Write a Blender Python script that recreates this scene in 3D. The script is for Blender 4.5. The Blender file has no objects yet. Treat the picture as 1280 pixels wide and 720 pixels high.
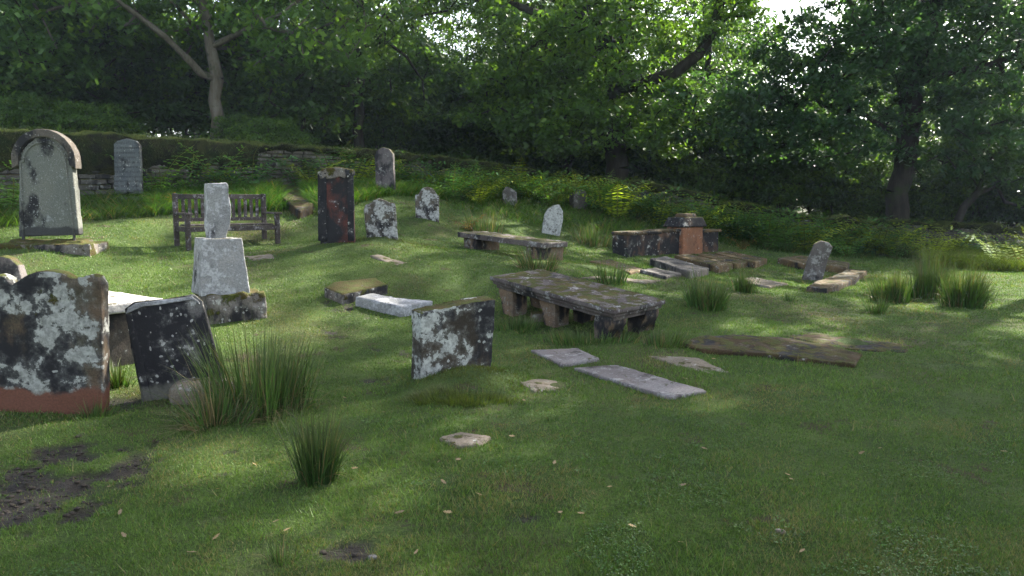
import bpy, bmesh, math, random
import numpy as np
from mathutils import Vector, Matrix
R = math.radians
C = bpy.context.scene.collection
scene = bpy.context.scene
rng = np.random.default_rng(7)
random.seed(7)

# ------------------------------------------------------------------ numeric noise
def _hash(ix, iy, iz, s):
    h = (ix.astype(np.int64) * 374761393 + iy.astype(np.int64) * 668265263 + iz.astype(np.int64) * 2147483647 + s * 1274126177) & 0xffffffff
    h = ((h ^ (h >> 13)) * 1274126177) & 0xffffffff
    h = ((h ^ (h >> 16)) * 1246822519) & 0xffffffff
    return ((h ^ (h >> 15)) & 0xffffff) / float(0xffffff)
def vnoise(p, s=0):
    p = np.asarray(p, float)
    i = np.floor(p); f = p - i; f = f * f * (3 - 2 * f); i = i.astype(np.int64)
    r = 0
    for a in (0, 1):
        wa = f[..., 0] if a else 1 - f[..., 0]
        for b in (0, 1):
            wb = f[..., 1] if b else 1 - f[..., 1]
            for c in (0, 1):
                wc = f[..., 2] if c else 1 - f[..., 2]
                r = r + wa * wb * wc * _hash(i[..., 0] + a, i[..., 1] + b, i[..., 2] + c, s)
    return r * 2 - 1
def fbm(p, oct=3, s=0):
    p = np.asarray(p, float); r = 0; a = 1; t = 0
    for k in range(oct):
        r = r + a * vnoise(p * 2 ** k, s + k); t += a; a *= .5
    return r / t
def n2(x, y, sc, oct=2, s=0):
    x = np.asarray(x, float); y = np.asarray(y, float)
    return fbm(np.stack([x * sc, y * sc, np.zeros_like(x) + .37], -1), oct, s)

# ------------------------------------------------------------------ camera model (used to lay the place out)
EYE = 1.6; F = 1000.0; PITCH = math.atan(110 / 1000)
cp, sp = math.cos(PITCH), math.sin(PITCH)
def ray(u, v):
    a = (u - 640) / F; b = (360 - v) / F
    return a, cp + b * sp, -sp + b * cp
def P(u, v, d):
    a, y, z = ray(u, v); k = d / y
    return np.array([a * k, d, EYE + z * k])

# ------------------------------------------------------------------ terrain: thin plate spline through surveyed spots
ctrl = [P(*q) for q in [(60,515,5.9),(200,500,6.3),(285,402,9.0),(50,318,11.3),(160,248,15.6),(225,311,12.6),(345,307,13.4),
    (420,302,12.5),(480,241,17.5),(535,279,16),(475,300,13),(580,313,14.4),(668,322,12.9),(690,295,18),(800,321,17.2),
    (895,316,19),(1020,351,16),(560,482,7),(645,398,10),(765,425,8.7),(1160,392,11.2),(1250,345,16.8),(1100,330,20),
    (1200,307,27),(1270,440,8.4),(950,440,8.4),(640,600,4.5),(640,720,3.4),(100,720,3.4),(1200,720,3.4),(0,250,15),
    (300,240,18),(500,238,21.5),(620,240,25),(760,264,25),(870,287,24),(1000,307,25),(637,257,20),(725,260,21),(440,375,10)]]
ctrl += [np.array(q, float) for q in [(-13,24,3.0),(0,40,2.2),(12,42,.8),(25,42,0),(-25,40,4.4),(-13,8,1.4),(-16,14,2.4),(-6,3,.1),
    (0,-6,0),(12,-6,0),(-12,-6,.3),(16,5,0),(22,15,0),(28,28,0),(0,60,2.2),(30,60,0.3),(-30,60,4.6),(-30,0,2.5),(40,0,0)]]
ctrl = np.array(ctrl)
def _U(r2): return np.where(r2 > 1e-9, r2 * np.log(r2 + 1e-12), 0) * .5
def _fit():
    n = len(ctrl); X = ctrl[:, :2]
    K = _U(((X[:, None] - X[None]) ** 2).sum(-1)) + np.eye(n) * .6
    Pm = np.c_[np.ones(n), X]
    A = np.block([[K, Pm], [Pm.T, np.zeros((3, 3))]])
    return np.linalg.solve(A, np.r_[ctrl[:, 2], 0, 0, 0])
TW = _fit()
bumps = []   # (x, y, radius, height) little mounds of turf
def h(x, y, fine=True):
    x = np.asarray(x, float); y = np.asarray(y, float); sh = x.shape
    xx = x.ravel(); yy = y.ravel(); out = np.zeros(len(xx))
    for k in range(0, len(xx), 100000):
        a = xx[k:k+100000]; b = yy[k:k+100000]
        r2 = (a[:, None] - ctrl[:, 0]) ** 2 + (b[:, None] - ctrl[:, 1]) ** 2
        out[k:k+100000] = _U(r2) @ TW[:-3] + TW[-3] + TW[-2] * a + TW[-1] * b
    far = np.clip((np.hypot(xx, yy - 15) - 38) / 30, 0, 1)
    out = np.clip(out, -2, 6) * (1 - far) + 1.5 * far
    if fine:
        out = out + .045 * n2(xx, yy, .9, 3, 5) + .008 * n2(xx, yy, 5, 2, 9)
        for bx, by, br, bh in bumps:
            out = out + bh * np.exp(-((xx - bx) ** 2 + (yy - by) ** 2) / br ** 2)
        m = mudmask(xx, yy)
        out = out + m * (.05 * n2(xx, yy, 7, 3, 31) - .02)
    return out.reshape(sh)
def mudmask(x, y):
    m = np.zeros_like(x)
    for mx, my, ax, ay, k in MUD:
        m = np.maximum(m, k * np.exp(-(((x - mx) / ax) ** 2 + ((y - my) / ay) ** 2)))
    return np.clip((m - .43 + 1.1 * n2(x, y, 7., 4, 41)) * 3.2, 0, 1) * (m > .05)
MUD = []
def at(u, v, off=0., fine=True):
    a, y, z = ray(u, v); lo = 2.0
    ts = np.linspace(2.5, 60, 1600)
    g = EYE + z * ts - (h(a * ts, y * ts, fine) + off)
    i = np.argmax(g < 0)
    if g[i] >= 0: i = len(ts) - 1
    k = ts[max(i - 1, 0)] + (ts[i] - ts[i - 1]) * (g[i - 1] / (g[i - 1] - g[i] + 1e-9) if i > 0 else 0)
    return np.array([a * k, y * k, EYE + z * k])
def flat(u, v, z=0.):
    a, y, zz = ray(u, v); k = (EYE - z) / -zz
    return a * k, y * k
for (u, v, ax, ay, k) in [(30,600,.7,.38,.9),(110,590,.5,.35,.8),(5,625,.5,.25,1),(150,560,.5,.3,.7),(60,560,.6,.25,.7),(440,680,.2,.16,.6),(305,668,.22,.1,.58),
                          (590,427,.2,.2,.6),(455,475,.35,.3,.5),(440,415,.35,.4,.55),(410,430,.2,.2,.6),(640,640,.15,.1,.5),(130,500,.35,.3,.9),(470,440,.3,.25,.5)]:
    x, y = flat(u, v); MUD.append((x, y, ax, ay, k))
for (u, v, d, br, bh) in [(572,500,6.75,.42,.13),(600,480,7.1,.35,.09),(1030,440,8.9,.9,.05),(60,320,11.3,.9,.1),(475,305,12.9,.35,.08),(535,283,15.9,.4,.08),(580,550,5.6,.3,.04)]:
    bumps.append((P(u, v, d)[0], d, br, bh))

# ------------------------------------------------------------------ object helpers
def tag(o, label=None, cat=None, group=None, kind=None):
    if label: o['label'] = label
    if cat: o['category'] = cat
    if group: o['group'] = group
    if kind: o['kind'] = kind
    return o
def empty(name, loc, label, cat, group=None, rz=0):
    o = bpy.data.objects.new(name, None); C.objects.link(o)
    o.location = loc; o.rotation_euler = (0, 0, rz); o.empty_display_size = .2
    return tag(o, label, cat, group)
def link(name, me, mat, parent=None, loc=None):
    o = bpy.data.objects.new(name, me); C.objects.link(o)
    if mat is not None and not me.materials: me.materials.append(mat)
    if parent is not None: o.parent = parent
    if loc is not None: o.location = loc
    return o
def mesh_np(name, verts, faces, col=None, smooth=False, attrs=None):
    me = bpy.data.meshes.new(name)
    verts = np.asarray(verts, np.float32); faces = np.asarray(faces, np.int32)
    n, k = faces.shape
    me.vertices.add(len(verts)); me.vertices.foreach_set('co', verts.ravel())
    me.loops.add(n * k); me.loops.foreach_set('vertex_index', faces.ravel())
    me.polygons.add(n); me.polygons.foreach_set('loop_start', np.arange(0, n * k, k, dtype=np.int32))
    if smooth: me.polygons.foreach_set('use_smooth', np.ones(n, bool))
    me.update(calc_edges=True)
    if col is not None:
        at_ = me.color_attributes.new('col', 'FLOAT_COLOR', 'POINT')
        c = np.ones((len(verts), 4), np.float32); c[:, :3] = col
        at_.data.foreach_set('color', c.ravel())
    for nm, v in (attrs or {}).items():
        a = me.attributes.new(nm, 'FLOAT', 'POINT'); a.data.foreach_set('value', np.asarray(v, np.float32))
    return me
def place(o, loc=None, rot=None):
    if loc is not None: o.location = loc
    if rot is not None: o.rotation_euler = rot
    return o

# ------------------------------------------------------------------ materials
class NT:
    def __init__(s, name):
        s.m = bpy.data.materials.new(name); s.m.use_nodes = True; s.t = s.m.node_tree; s.t.nodes.clear()
        s.out = s.n('ShaderNodeOutputMaterial'); s.tc = s.n('ShaderNodeTexCoord')
    def n(s, ty, **kw):
        nd = s.t.nodes.new(ty)
        for k, v in kw.items(): setattr(nd, k, v)
        return nd
    def l(s, a, b): s.t.links.new(a, b)
    def setin(s, sock, v):
        if isinstance(v, bpy.types.NodeSocket): s.l(v, sock)
        else:
            if hasattr(sock, 'default_value'):
                if isinstance(v, (tuple, list)) and len(v) == 3 and sock.type == 'RGBA': v = (*v, 1)
                sock.default_value = v
    def noise(s, scale, detail=4, rough=.55, off=(0, 0, 0), coord='Object', stretch=(1, 1, 1)):
        mp = s.n('ShaderNodeMapping'); s.l(s.tc.outputs[coord], mp.inputs[0]); mp.inputs['Location'].default_value = off; mp.inputs['Scale'].default_value = stretch
        t = s.n('ShaderNodeTexNoise'); s.l(mp.outputs[0], t.inputs['Vector'])
        t.inputs['Scale'].default_value = scale; t.inputs['Detail'].default_value = detail; t.inputs['Roughness'].default_value = rough
        return t.outputs['Fac']
    def ramp(s, v, a, b, lo=0., hi=1.):
        r = s.n('ShaderNodeMapRange'); r.interpolation_type = 'SMOOTHSTEP'; s.l(v, r.inputs[0])
        for i, q in enumerate((a, b, lo, hi)): r.inputs[i + 1].default_value = q
        return r.outputs[0]
    def mix(s, f, a, b, blend='MIX'):
        m = s.n('ShaderNodeMix', data_type='RGBA', blend_type=blend)
        s.setin(m.inputs[0], f); s.setin(m.inputs[6], a); s.setin(m.inputs[7], b)
        return m.outputs[2]
    def math(s, op, a, b=0., c=None):
        m = s.n('ShaderNodeMath', operation=op); s.setin(m.inputs[0], a); s.setin(m.inputs[1], b)
        if c is not None: s.setin(m.inputs[2], c)
        return m.outputs[0]
    def sep(s, v):
        q = s.n('ShaderNodeSeparateXYZ'); s.l(v, q.inputs[0]); return q.outputs
    def bump(s, hgt, dist, strength=1., nrm=None):
        b = s.n('ShaderNodeBump'); s.l(hgt, b.inputs['Height']); b.inputs['Distance'].default_value = dist; b.inputs['Strength'].default_value = strength
        if nrm is not None: s.l(nrm, b.inputs['Normal'])
        return b.outputs[0]
    def bsdf(s, col, rough=.9, nrm=None, spec=.3):
        p = s.n('ShaderNodeBsdfPrincipled'); s.setin(p.inputs['Base Color'], col); s.setin(p.inputs['Roughness'], rough)
        p.inputs['Specular IOR Level'].default_value = spec
        if nrm is not None: s.l(nrm, p.inputs['Normal'])
        s.l(p.outputs[0], s.out.inputs[0]); return p
MOSS = (.052, .062, .011); MOSSB = (.062, .046, .014)
def stone_mat(name, c1, c2, lichen=.5, lscale=4.5, dark=.5, moss_up=.6, low=None, low_h=.3, lcol=(.47, .46, .42), spots=.5, seed=0, mossy=0., lines=0., darkcol=(.022, .021, .023), moss_all=0.):
    s = NT(name); o = (seed * 3.1, seed * 1.7, seed * 2.3)
    base = s.mix(s.ramp(s.noise(3, 5, .6, o), .35, .65), c1, c2)
    grain = s.noise(70, 4, .7, o)
    base = s.mix(.55, base, s.mix(s.ramp(grain, .3, .7), (.45, .45, .45), (1.5, 1.5, 1.5)), 'MULTIPLY')
    dk = s.ramp(s.noise(2.6, 9, .62, (o[0] + 9, o[1], o[2]), stretch=(1, 1, .6)), .60 - .3 * dark, .70 - .3 * dark)
    base = s.mix(dk, base, darkcol)
    if low is not None:
        z = s.sep(s.tc.outputs['Object'])[2]
        zz = s.math('ADD', z, s.math('MULTIPLY', s.math('SUBTRACT', s.noise(3.5, 5, .6, (o[0], 5, 3)), .5), .3))
        lowf = s.ramp(zz, low_h, low_h - .06)
        base = s.mix(lowf, base, s.mix(s.ramp(grain, .3, .7), tuple(q * .7 for q in low), low))
    # crusty lichen: irregular edge, mottled inside
    ln = s.noise(lscale, 12, .68, (o[0], o[1] + 4, o[2]))
    wob = s.math('ADD', ln, s.math('MULTIPLY', s.math('SUBTRACT', s.noise(38, 3, .6, o), .5), .10))
    th = .66 - .26 * lichen
    lf = s.ramp(wob, th, th + .018)
    vor = s.n('ShaderNodeTexVoronoi'); vor.feature = 'F1'; vor.inputs['Scale'].default_value = lscale * 4.2
    mp = s.n('ShaderNodeMapping'); mp.inputs['Location'].default_value = o; s.l(s.tc.outputs['Object'], mp.inputs[0])
    wv = s.n('ShaderNodeVectorMath', operation='ADD'); s.l(mp.outputs[0], wv.inputs[0])
    nn = s.n('ShaderNodeTexNoise'); nn.inputs['Scale'].default_value = 14; s.l(mp.outputs[0], nn.inputs['Vector'])
    sc = s.n('ShaderNodeVectorMath', operation='SCALE'); s.l(nn.outputs['Color'], sc.inputs[0]); sc.inputs['Scale'].default_value = .06
    s.l(sc.outputs[0], wv.inputs[1]); s.l(wv.outputs[0], vor.inputs['Vector'])
    sel = s.ramp(s.sep(vor.outputs['Color'])[0], 1.0 - .55 * spots, 1.02 - .55 * spots)
    spf = s.math('MULTIPLY', s.ramp(vor.outputs['Distance'], .34, .28), sel)
    lf = s.math('MAXIMUM', lf, s.math('MULTIPLY', spf, .9))
    if low is not None: lf = s.math('MULTIPLY', lf, s.math('SUBTRACT', 1., lowf))
    lc = s.mix(s.ramp(s.noise(26, 5, .7, o), .35, .65), tuple(q * .52 for q in lcol), lcol)
    thin = s.math('MULTIPLY', s.ramp(wob, th - .10, th + .02), .20)
    if low is not None: thin = s.math('MULTIPLY', thin, s.math('SUBTRACT', 1., lowf))
    base = s.mix(thin, base, lc)
    base = s.mix(s.math('MULTIPLY', lf, .9), base, lc)
    # moss on what faces up, and creeping
    geo = s.n('ShaderNodeNewGeometry'); nz = s.sep(geo.outputs['Normal'])[2]
    mn = s.noise(6, 7, .65, (o[0] + 2, o[1], 7))
    upf = s.math('MULTIPLY', s.ramp(nz, .35, .8), s.ramp(mn, .70 - .4 * moss_up, .76 - .4 * moss_up))
    mc = s.mix(s.ramp(s.noise(9, 4, .6, (3, o[1], 1)), .35, .65), MOSS, MOSSB)
    mc = s.mix(.6, mc, s.mix(s.ramp(s.noise(90, 2, .6), .3, .7), (.4, .4, .4), (1.6, 1.6, 1.6)), 'MULTIPLY')
    mf = upf
    if mossy > 0:
        mf = s.math('MAXIMUM', mf, s.ramp(s.noise(3.3, 8, .6, (o[0] + 13, 2, o[2])), .74 - .32 * mossy, .78 - .32 * mossy))
    base = s.mix(mf, base, mc)
    hg = s.math('ADD', s.math('MULTIPLY', grain, .25), s.math('MULTIPLY', lf, .22))
    hg = s.math('ADD', hg, s.math('MULTIPLY', s.math('MULTIPLY', mf, s.noise(60, 3, .6)), 1.1))
    if lines > 0:
        z = s.sep(s.tc.outputs['Object'])[2]
        w = s.math('SINE', s.math('MULTIPLY', z, lines)); w2 = s.math('MULTIPLY', s.ramp(w, .1, .5), s.ramp(s.noise(40, 2, .5, stretch=(1, 1, .1)), .42, .5))
        hg = s.math('SUBTRACT', hg, s.math('MULTIPLY', w2, .6)); base = s.mix(s.math('MULTIPLY', w2, .35), base, (.03, .03, .03))
    s.bsdf(base, .92, s.bump(hg, .012, 1.), .2)
    return s.m

def attr_mat(name, trans=.35, rough=.55, spec=.3, gain=1., rand=.25):
    s = NT(name); a = s.n('ShaderNodeVertexColor', layer_name='col')
    col = a.outputs[0]
    oi = s.n('ShaderNodeObjectInfo')
    if rand > 0:
        col = s.mix(1., col, s.mix(oi.outputs['Random'], (1 - rand,) * 3, (1 + rand, 1 + rand * .8, 1 + rand * .2)), 'MULTIPLY')
    p = s.n('ShaderNodeBsdfPrincipled'); s.l(col, p.inputs['Base Color']); p.inputs['Roughness'].default_value = rough; p.inputs['Specular IOR Level'].default_value = spec
    tr = s.n('ShaderNodeBsdfTranslucent'); s.l(s.mix(1., col, (1.25, 1.35, .5), 'MULTIPLY'), tr.inputs[0])
    mx = s.n('ShaderNodeMixShader'); mx.inputs[0].default_value = trans
    s.l(p.outputs[0], mx.inputs[1]); s.l(tr.outputs[0], mx.inputs[2]); s.l(mx.outputs[0], s.out.inputs[0])
    return s.m
def bark_mat(name, c1, c2, moss=.3):
    s = NT(name)
    n1 = s.noise(7, 6, .65, stretch=(1, 1, .25)); n2_ = s.noise(30, 4, .6, stretch=(1, 1, .2))
    c = s.mix(s.ramp(n1, .35, .65), c1, c2)
    c = s.mix(s.ramp(s.noise(1.2, 5, .6), .62 - moss * .3, .7 - moss * .3), c, (.03, .042, .012))
    s.bsdf(c, .95, s.bump(s.math('ADD', n1, s.math('MULTIPLY', n2_, .5)), .05), .15)
    return s.m
M = {}
M['grey'] = stone_mat('weathered_grey_stone', (.17, .17, .165), (.23, .23, .22), .28, 6, .45, .3, spots=.35, seed=1)
M['arch'] = stone_mat('arched_stone', (.13, .135, .12), (.15, .15, .13), .16, 9, .28, .3, spots=.7, seed=77, lcol=(.30, .31, .30), low=(.06, .06, .058), low_h=.3)
M['hood'] = stone_mat('hood_stone', (.075, .062, .05), (.11, .095, .08), .15, 7, .35, .3, spots=.4, seed=62, lcol=(.26, .25, .24))
M['slate'] = stone_mat('blue_grey_stone', (.085, .095, .10), (.115, .125, .125), .12, 7, .3, .3, spots=.2, seed=3, lines=70)
M['fore'] = stone_mat('red_sandstone_lichen', (.11, .075, .05), (.05, .045, .03), .50, 4.6, .66, .7, low=(.17, .075, .05), low_h=.22, spots=.25, seed=4, lcol=(.42, .42, .385), mossy=.35)
M['lean'] = stone_mat('blackened_stone', (.09, .085, .08), (.13, .12, .11), .22, 6, .85, .5, low=(.13, .125, .105), low_h=.14, spots=.35, seed=5, mossy=.15)
M['ped'] = stone_mat('pedestal_stone', (.20, .20, .20), (.27, .26, .25), .60, 6, .22, .4, spots=.6, seed=6, lcol=(.42, .42, .42))
M['shaft'] = stone_mat('shaft_stone', (.20, .20, .20), (.26, .26, .25), .62, 5, .26, .2, spots=.3, seed=16, lcol=(.44, .44, .45))
M['mossbase'] = stone_mat('mossy_base_stone', (.13, .11, .10), (.16, .14, .12), .28, 6, .4, .95, spots=.3, seed=7, mossy=.72)
M['centre'] = stone_mat('white_crusted_stone', (.065, .05, .035), (.04, .033, .025), .57, 4.6, .5, .75, spots=.12, seed=88, lcol=(.52, .53, .49), mossy=.05)
M['red'] = stone_mat('dark_red_sandstone', (.10, .036, .028), (.065, .03, .025), -.1, 8, .42, .5, spots=.12, seed=9, lcol=(.42, .42, .42))
M['redside'] = stone_mat('black_crusted_sandstone', (.02, .019, .022), (.012, .012, .015), .1, 9, .6, .5, spots=.12, seed=10)
M['lich'] = stone_mat('white_lichen_headstone', (.11, .09, .065), (.07, .06, .05), .66, 5.5, .35, .6, spots=.3, seed=11, lcol=(.50, .50, .48), mossy=.1)
M['lich2'] = stone_mat('pale_leaning_stone', (.16, .15, .14), (.10, .09, .07), .95, 5, .2, .6, spots=.4, seed=12, lcol=(.50, .50, .48))
M['tall'] = stone_mat('purple_grey_stone', (.085, .07, .072), (.13, .115, .11), .22, 5, .45, .8, spots=.1, seed=13, lcol=(.3, .29, .27))
M['tabletop'] = stone_mat('tomb_slab_stone', (.085, .068, .066), (.12, .10, .092), .27, 6, .25, .6, spots=.3, seed=14, lcol=(.36, .35, .34))
M['tableleg'] = stone_mat('tomb_leg_stone', (.17, .115, .075), (.11, .09, .07), .2, 6, .42, .6, spots=.15, seed=15, mossy=.12, lcol=(.3, .29, .26))
M['flat'] = stone_mat('flush_grey_slab', (.14, .12, .115), (.21, .19, .185), .42, 7, .3, .22, spots=.2, seed=17, darkcol=(.06, .052, .047), lcol=(.33, .31, .30))
M['worn'] = stone_mat('worn_earthy_slab', (.19, .155, .12), (.13, .11, .08), .2, 5, .2, .35, spots=.2, seed=18, darkcol=(.07, .06, .045))
M['pale'] = stone_mat('pale_tomb_top', (.38, .36, .34), (.45, .43, .41), .6, 3, .1, .35, spots=.4, seed=19, lcol=(.55, .53, .51), darkcol=(.16, .14, .13))
M['darkbody'] = stone_mat('dark_tomb_body', (.075, .06, .05), (.05, .045, .04), .15, 6, .4, .5, spots=.2, seed=20)
M['ledger'] = stone_mat('mossy_ledger_stone', (.13, .085, .04), (.08, .058, .035), .12, 6, .4, .5, spots=.2, seed=21)
M['ledgerg'] = stone_mat('grey_ledger_stone', (.13, .115, .10), (.10, .09, .085), .15, 6, .3, .22, spots=.1, seed=22)
M['orange'] = stone_mat('orange_sandstone', (.27, .12, .065), (.20, .10, .06), .05, 6, .25, .7, spots=.15, seed=23)
M['blackred'] = stone_mat('blotched_sandstone', (.13, .07, .045), (.04, .032, .028), .2, 5, .62, .6, spots=.15, seed=24)  # reddish sandstone blotched nearly black
M['brownmoss'] = stone_mat('brown_moss_slab', (.070, .045, .022), (.04, .028, .014), .03, 6, .4, .58, spots=.02, seed=25)
M['fernstone'] = stone_mat('dull_stone', (.14, .12, .11), (.09, .08, .07), .5, 5, .3, .7, spots=.3, seed=26, lcol=(.32, .31, .29))
M['wall'] = stone_mat('dry_wall_stone', (.13, .115, .10), (.075, .07, .06), .22, 5, .3, .75, spots=.15, seed=27, mossy=.35, lcol=(.3, .3, .28))
M['wood'] = stone_mat('weathered_bench_wood', (.085, .068, .062), (.055, .045, .042), .30, 9, .2, .45, spots=.3, seed=28, lcol=(.34, .32, .33), mossy=.18)
def shaded_moss_mat():
    s = NT('moss'); c = s.mix(s.ramp(s.noise(3, 6, .65), .38, .62), (.016, .024, .007), (.034, .036, .012))  # moss colours darkened to carry the shade on the wall's sides
    c = s.mix(s.ramp(s.noise(4, 8, .68, (5, 1, 2)), .50, .56), c, (.016, .015, .009))
    c = s.mix(.6, c, s.mix(s.ramp(s.noise(45, 3, .6), .3, .7), (.4, .4, .4), (1.6, 1.6, 1.6)), 'MULTIPLY')
    geo = s.n('ShaderNodeNewGeometry'); up = s.sep(geo.outputs['Normal'])[2]
    c = s.mix(s.ramp(up, .45, .85), c, s.mix(s.ramp(s.noise(6, 5, .6), .35, .65), (.05, .07, .014), (.085, .10, .022)))  # grassy green on upward faces, their brighter light painted in
    s.bsdf(c, 1., s.bump(s.noise(30, 5, .7), .05), .1); return s.m
M['moss'] = shaded_moss_mat()
def ground_mat():
    s = NT('turf')
    mud = s.n('ShaderNodeAttribute', attribute_name='mud').outputs['Fac']
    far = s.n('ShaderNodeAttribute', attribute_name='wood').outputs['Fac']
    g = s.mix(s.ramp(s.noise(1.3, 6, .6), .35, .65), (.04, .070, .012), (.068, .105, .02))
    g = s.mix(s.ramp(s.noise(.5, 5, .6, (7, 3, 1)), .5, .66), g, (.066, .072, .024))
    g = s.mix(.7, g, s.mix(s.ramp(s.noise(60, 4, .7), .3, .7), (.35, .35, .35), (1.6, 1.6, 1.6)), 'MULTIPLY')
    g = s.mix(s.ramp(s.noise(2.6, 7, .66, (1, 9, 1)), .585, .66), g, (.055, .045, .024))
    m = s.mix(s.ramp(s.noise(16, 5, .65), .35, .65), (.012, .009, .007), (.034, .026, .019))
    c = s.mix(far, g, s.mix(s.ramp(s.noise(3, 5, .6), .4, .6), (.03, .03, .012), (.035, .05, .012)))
    c = s.mix(mud, c, m)
    hg = s.math('ADD', s.noise(55, 5, .7), s.math('MULTIPLY', s.noise(9, 5, .6), 1.5))
    s.bsdf(c, s.math('SUBTRACT', 1., s.math('MULTIPLY', mud, .35)), s.bump(hg, .03), .25)
    return s.m
M['ground'] = ground_mat()
M['grass'] = attr_mat('grass_blades', .3, .5, .3, rand=0)
M['rush'] = attr_mat('rush_stems', .2, .5, .35, rand=.12)
M['leaf'] = attr_mat('oak_leaves', .5, .45, .35, rand=.22)
M['fern'] = attr_mat('bracken_fronds', .45, .65, .15, rand=.3)
M['dry'] = attr_mat('dry_leaf', .2, .7, .2, rand=.3)
M['bark'] = bark_mat('dark_bark', (.022, .018, .014), (.045, .038, .030), .3)
M['barkl'] = bark_mat('pale_bark', (.10, .085, .06), (.17, .15, .12), .2)
def plain(name, c):
    s = NT(name); s.bsdf(s.mix(s.ramp(s.noise(20, 5), .3, .7), tuple(q * .6 for q in c), c), .9, s.bump(s.noise(40, 4), .01)); return s.m
M['mud'] = plain('wet_mud', (.040, .031, .024))
M['pebble'] = plain('pebble', (.17, .16, .15))

# ------------------------------------------------------------------ stone shaping
def remeshed(bm, vox, amp=.008, freq=6., seed=0, smooth=2, lock_z=None, chip=0.):
    me = bpy.data.meshes.new('tmp'); bmesh.ops.recalc_face_normals(bm, faces=bm.faces); bm.to_mesh(me); bm.free()
    o = bpy.data.objects.new('tmp', me); C.objects.link(o)
    m = o.modifiers.new('r', 'REMESH'); m.mode = 'VOXEL'; m.voxel_size = vox; m.use_smooth_shade = True
    if smooth:
        s = o.modifiers.new('s', 'SMOOTH'); s.iterations = smooth; s.factor = .5
    dg = bpy.context.evaluated_depsgraph_get(); dg.update()
    out = bpy.data.meshes.new_from_object(o.evaluated_get(dg)); bpy.data.objects.remove(o); bpy.data.meshes.remove(me)
    n = len(out.vertices); co = np.empty(n * 3, np.float32); out.vertices.foreach_get('co', co); co = co.reshape(-1, 3).astype(float)
    nr = np.empty(n * 3, np.float32); out.vertices.foreach_get('normal', nr); nr = nr.reshape(-1, 3)
    dd = amp * (fbm(co * freq + seed * 7.3, 4, seed) * 1.3)
    if chip > 0:
        c = fbm(co * 2.6 + seed * 3.1, 3, seed + 50); dd = dd - chip * np.clip(c - .25, 0, 1)
    co = co + nr * dd[:, None]
    out.vertices.foreach_set('co', co.astype(np.float32).ravel()); out.update()
    out.polygons.foreach_set('use_smooth', np.ones(len(out.polygons), bool))
    return out
def box_bm(bm, x0, x1, y0, y1, z0, z1, taper=0., mat=None):
    vs = []
    for z, t in ((z0, 0), (z1, taper)):
        for x, y in ((x0 + t, y0 + t), (x1 - t, y0 + t), (x1 - t, y1 - t), (x0 + t, y1 - t)):
            v = Vector((x, y, z)); vs.append(bm.verts.new(mat @ v if mat else v))
    for f in ((0, 3, 2, 1), (4, 5, 6, 7), (0, 1, 5, 4), (1, 2, 6, 5), (2, 3, 7, 6), (3, 0, 4, 7)):
        bm.faces.new([vs[i] for i in f])
def prism_bm(bm, pts, y0, y1):           # outline in x,z pushed from y0 to y1
    a = [bm.verts.new((x, y0, z)) for x, z in pts]; b = [bm.verts.new((x, y1, z)) for x, z in pts]
    bm.faces.new(a); bm.faces.new(b[::-1]); n = len(pts)
    for i in range(n): bm.faces.new((a[i], b[i], b[(i + 1) % n], a[(i + 1) % n]))
    bmesh.ops.triangulate(bm, faces=[f for f in bm.faces if len(f.verts) > 4])
holes = []    # ground outlines where no grass grows
def foot(poly): holes.append(np.array(poly)[:, :2])
def face_local(outline, u0, d, yaw):     # picture outline -> x,z on an upright plane of its own through (u0, d)
    x0 = (u0 - 640) / F * d / ray(u0, 300)[1] * 1.0
    x0 = P(u0, 300, d)[0]
    c, s_ = math.cos(yaw), math.sin(yaw); res = []
    z0 = float(h(x0, d))
    for u, v in outline:
        a, ry, rz = ray(u, v); a /= ry; rz /= ry
        s = (a * d - x0) / (c - a * s_); y = d + s * s_
        res.append((s, EYE + rz * y - z0))
    return np.array([x0, d, z0]), res
def headstone(name, label, outline, u0, d, yaw, thick, mat, sunk=.12, vox=.014, amp=.007, lean=0., seed=1, cat='headstone', chip=.02, as_thing=False):
    org, loc = face_local(outline, u0, d, yaw)
    zmin = min(z for x, z in loc)
    loc = [(x, z - sunk if z < zmin + .08 else z) for x, z in loc]
    bm = bmesh.new(); prism_bm(bm, loc, 0, thick)
    me = remeshed(bm, vox, amp, 6, seed, 2, chip=chip)
    xs = [p[0] for p in loc]; c, s_ = math.cos(yaw), math.sin(yaw)
    foot([(org[0] + x * c - y * s_, org[1] + x * s_ + y * c) for x, y in ((min(xs), 0), (max(xs), 0), (max(xs), thick), (min(xs), thick))])
    if as_thing:
        t = empty(name, org, label, cat, rz=yaw); t.rotation_euler = (lean, 0, yaw)
        return t, me, loc
    o = link(name, me, M[mat]); tag(o, label, cat); place(o, org, (lean, 0, yaw)); return o
def slab_px(name, label, poly, t, mat, cat='grave slab', vox=.02, amp=.008, depth=.12, seed=1, chip=.015):   # flat stone lying in the turf
    pts = [at(u, v, t) for u, v in poly]; c = np.mean(pts, 0)
    bm = bmesh.new(); top = [bm.verts.new(p - c) for p in pts]; bot = [bm.verts.new(p - c - np.array([0, 0, depth + t])) for p in pts]
    bm.faces.new(top); bm.faces.new(bot[::-1]); n = len(pts)
    for i in range(n): bm.faces.new((top[i], bot[i], bot[(i + 1) % n], top[(i + 1) % n]))
    bmesh.ops.triangulate(bm, faces=[f for f in bm.faces if len(f.verts) > 4])
    me = remeshed(bm, vox, amp, 4, seed, 1, chip=chip); o = link(name, me, M[mat]); tag(o, label, cat); o.location = c
    q = np.array(pts)[:, :2]; foot(c[:2] + (q - c[:2]) * (.97 if t > .08 else .86)); return o

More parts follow.
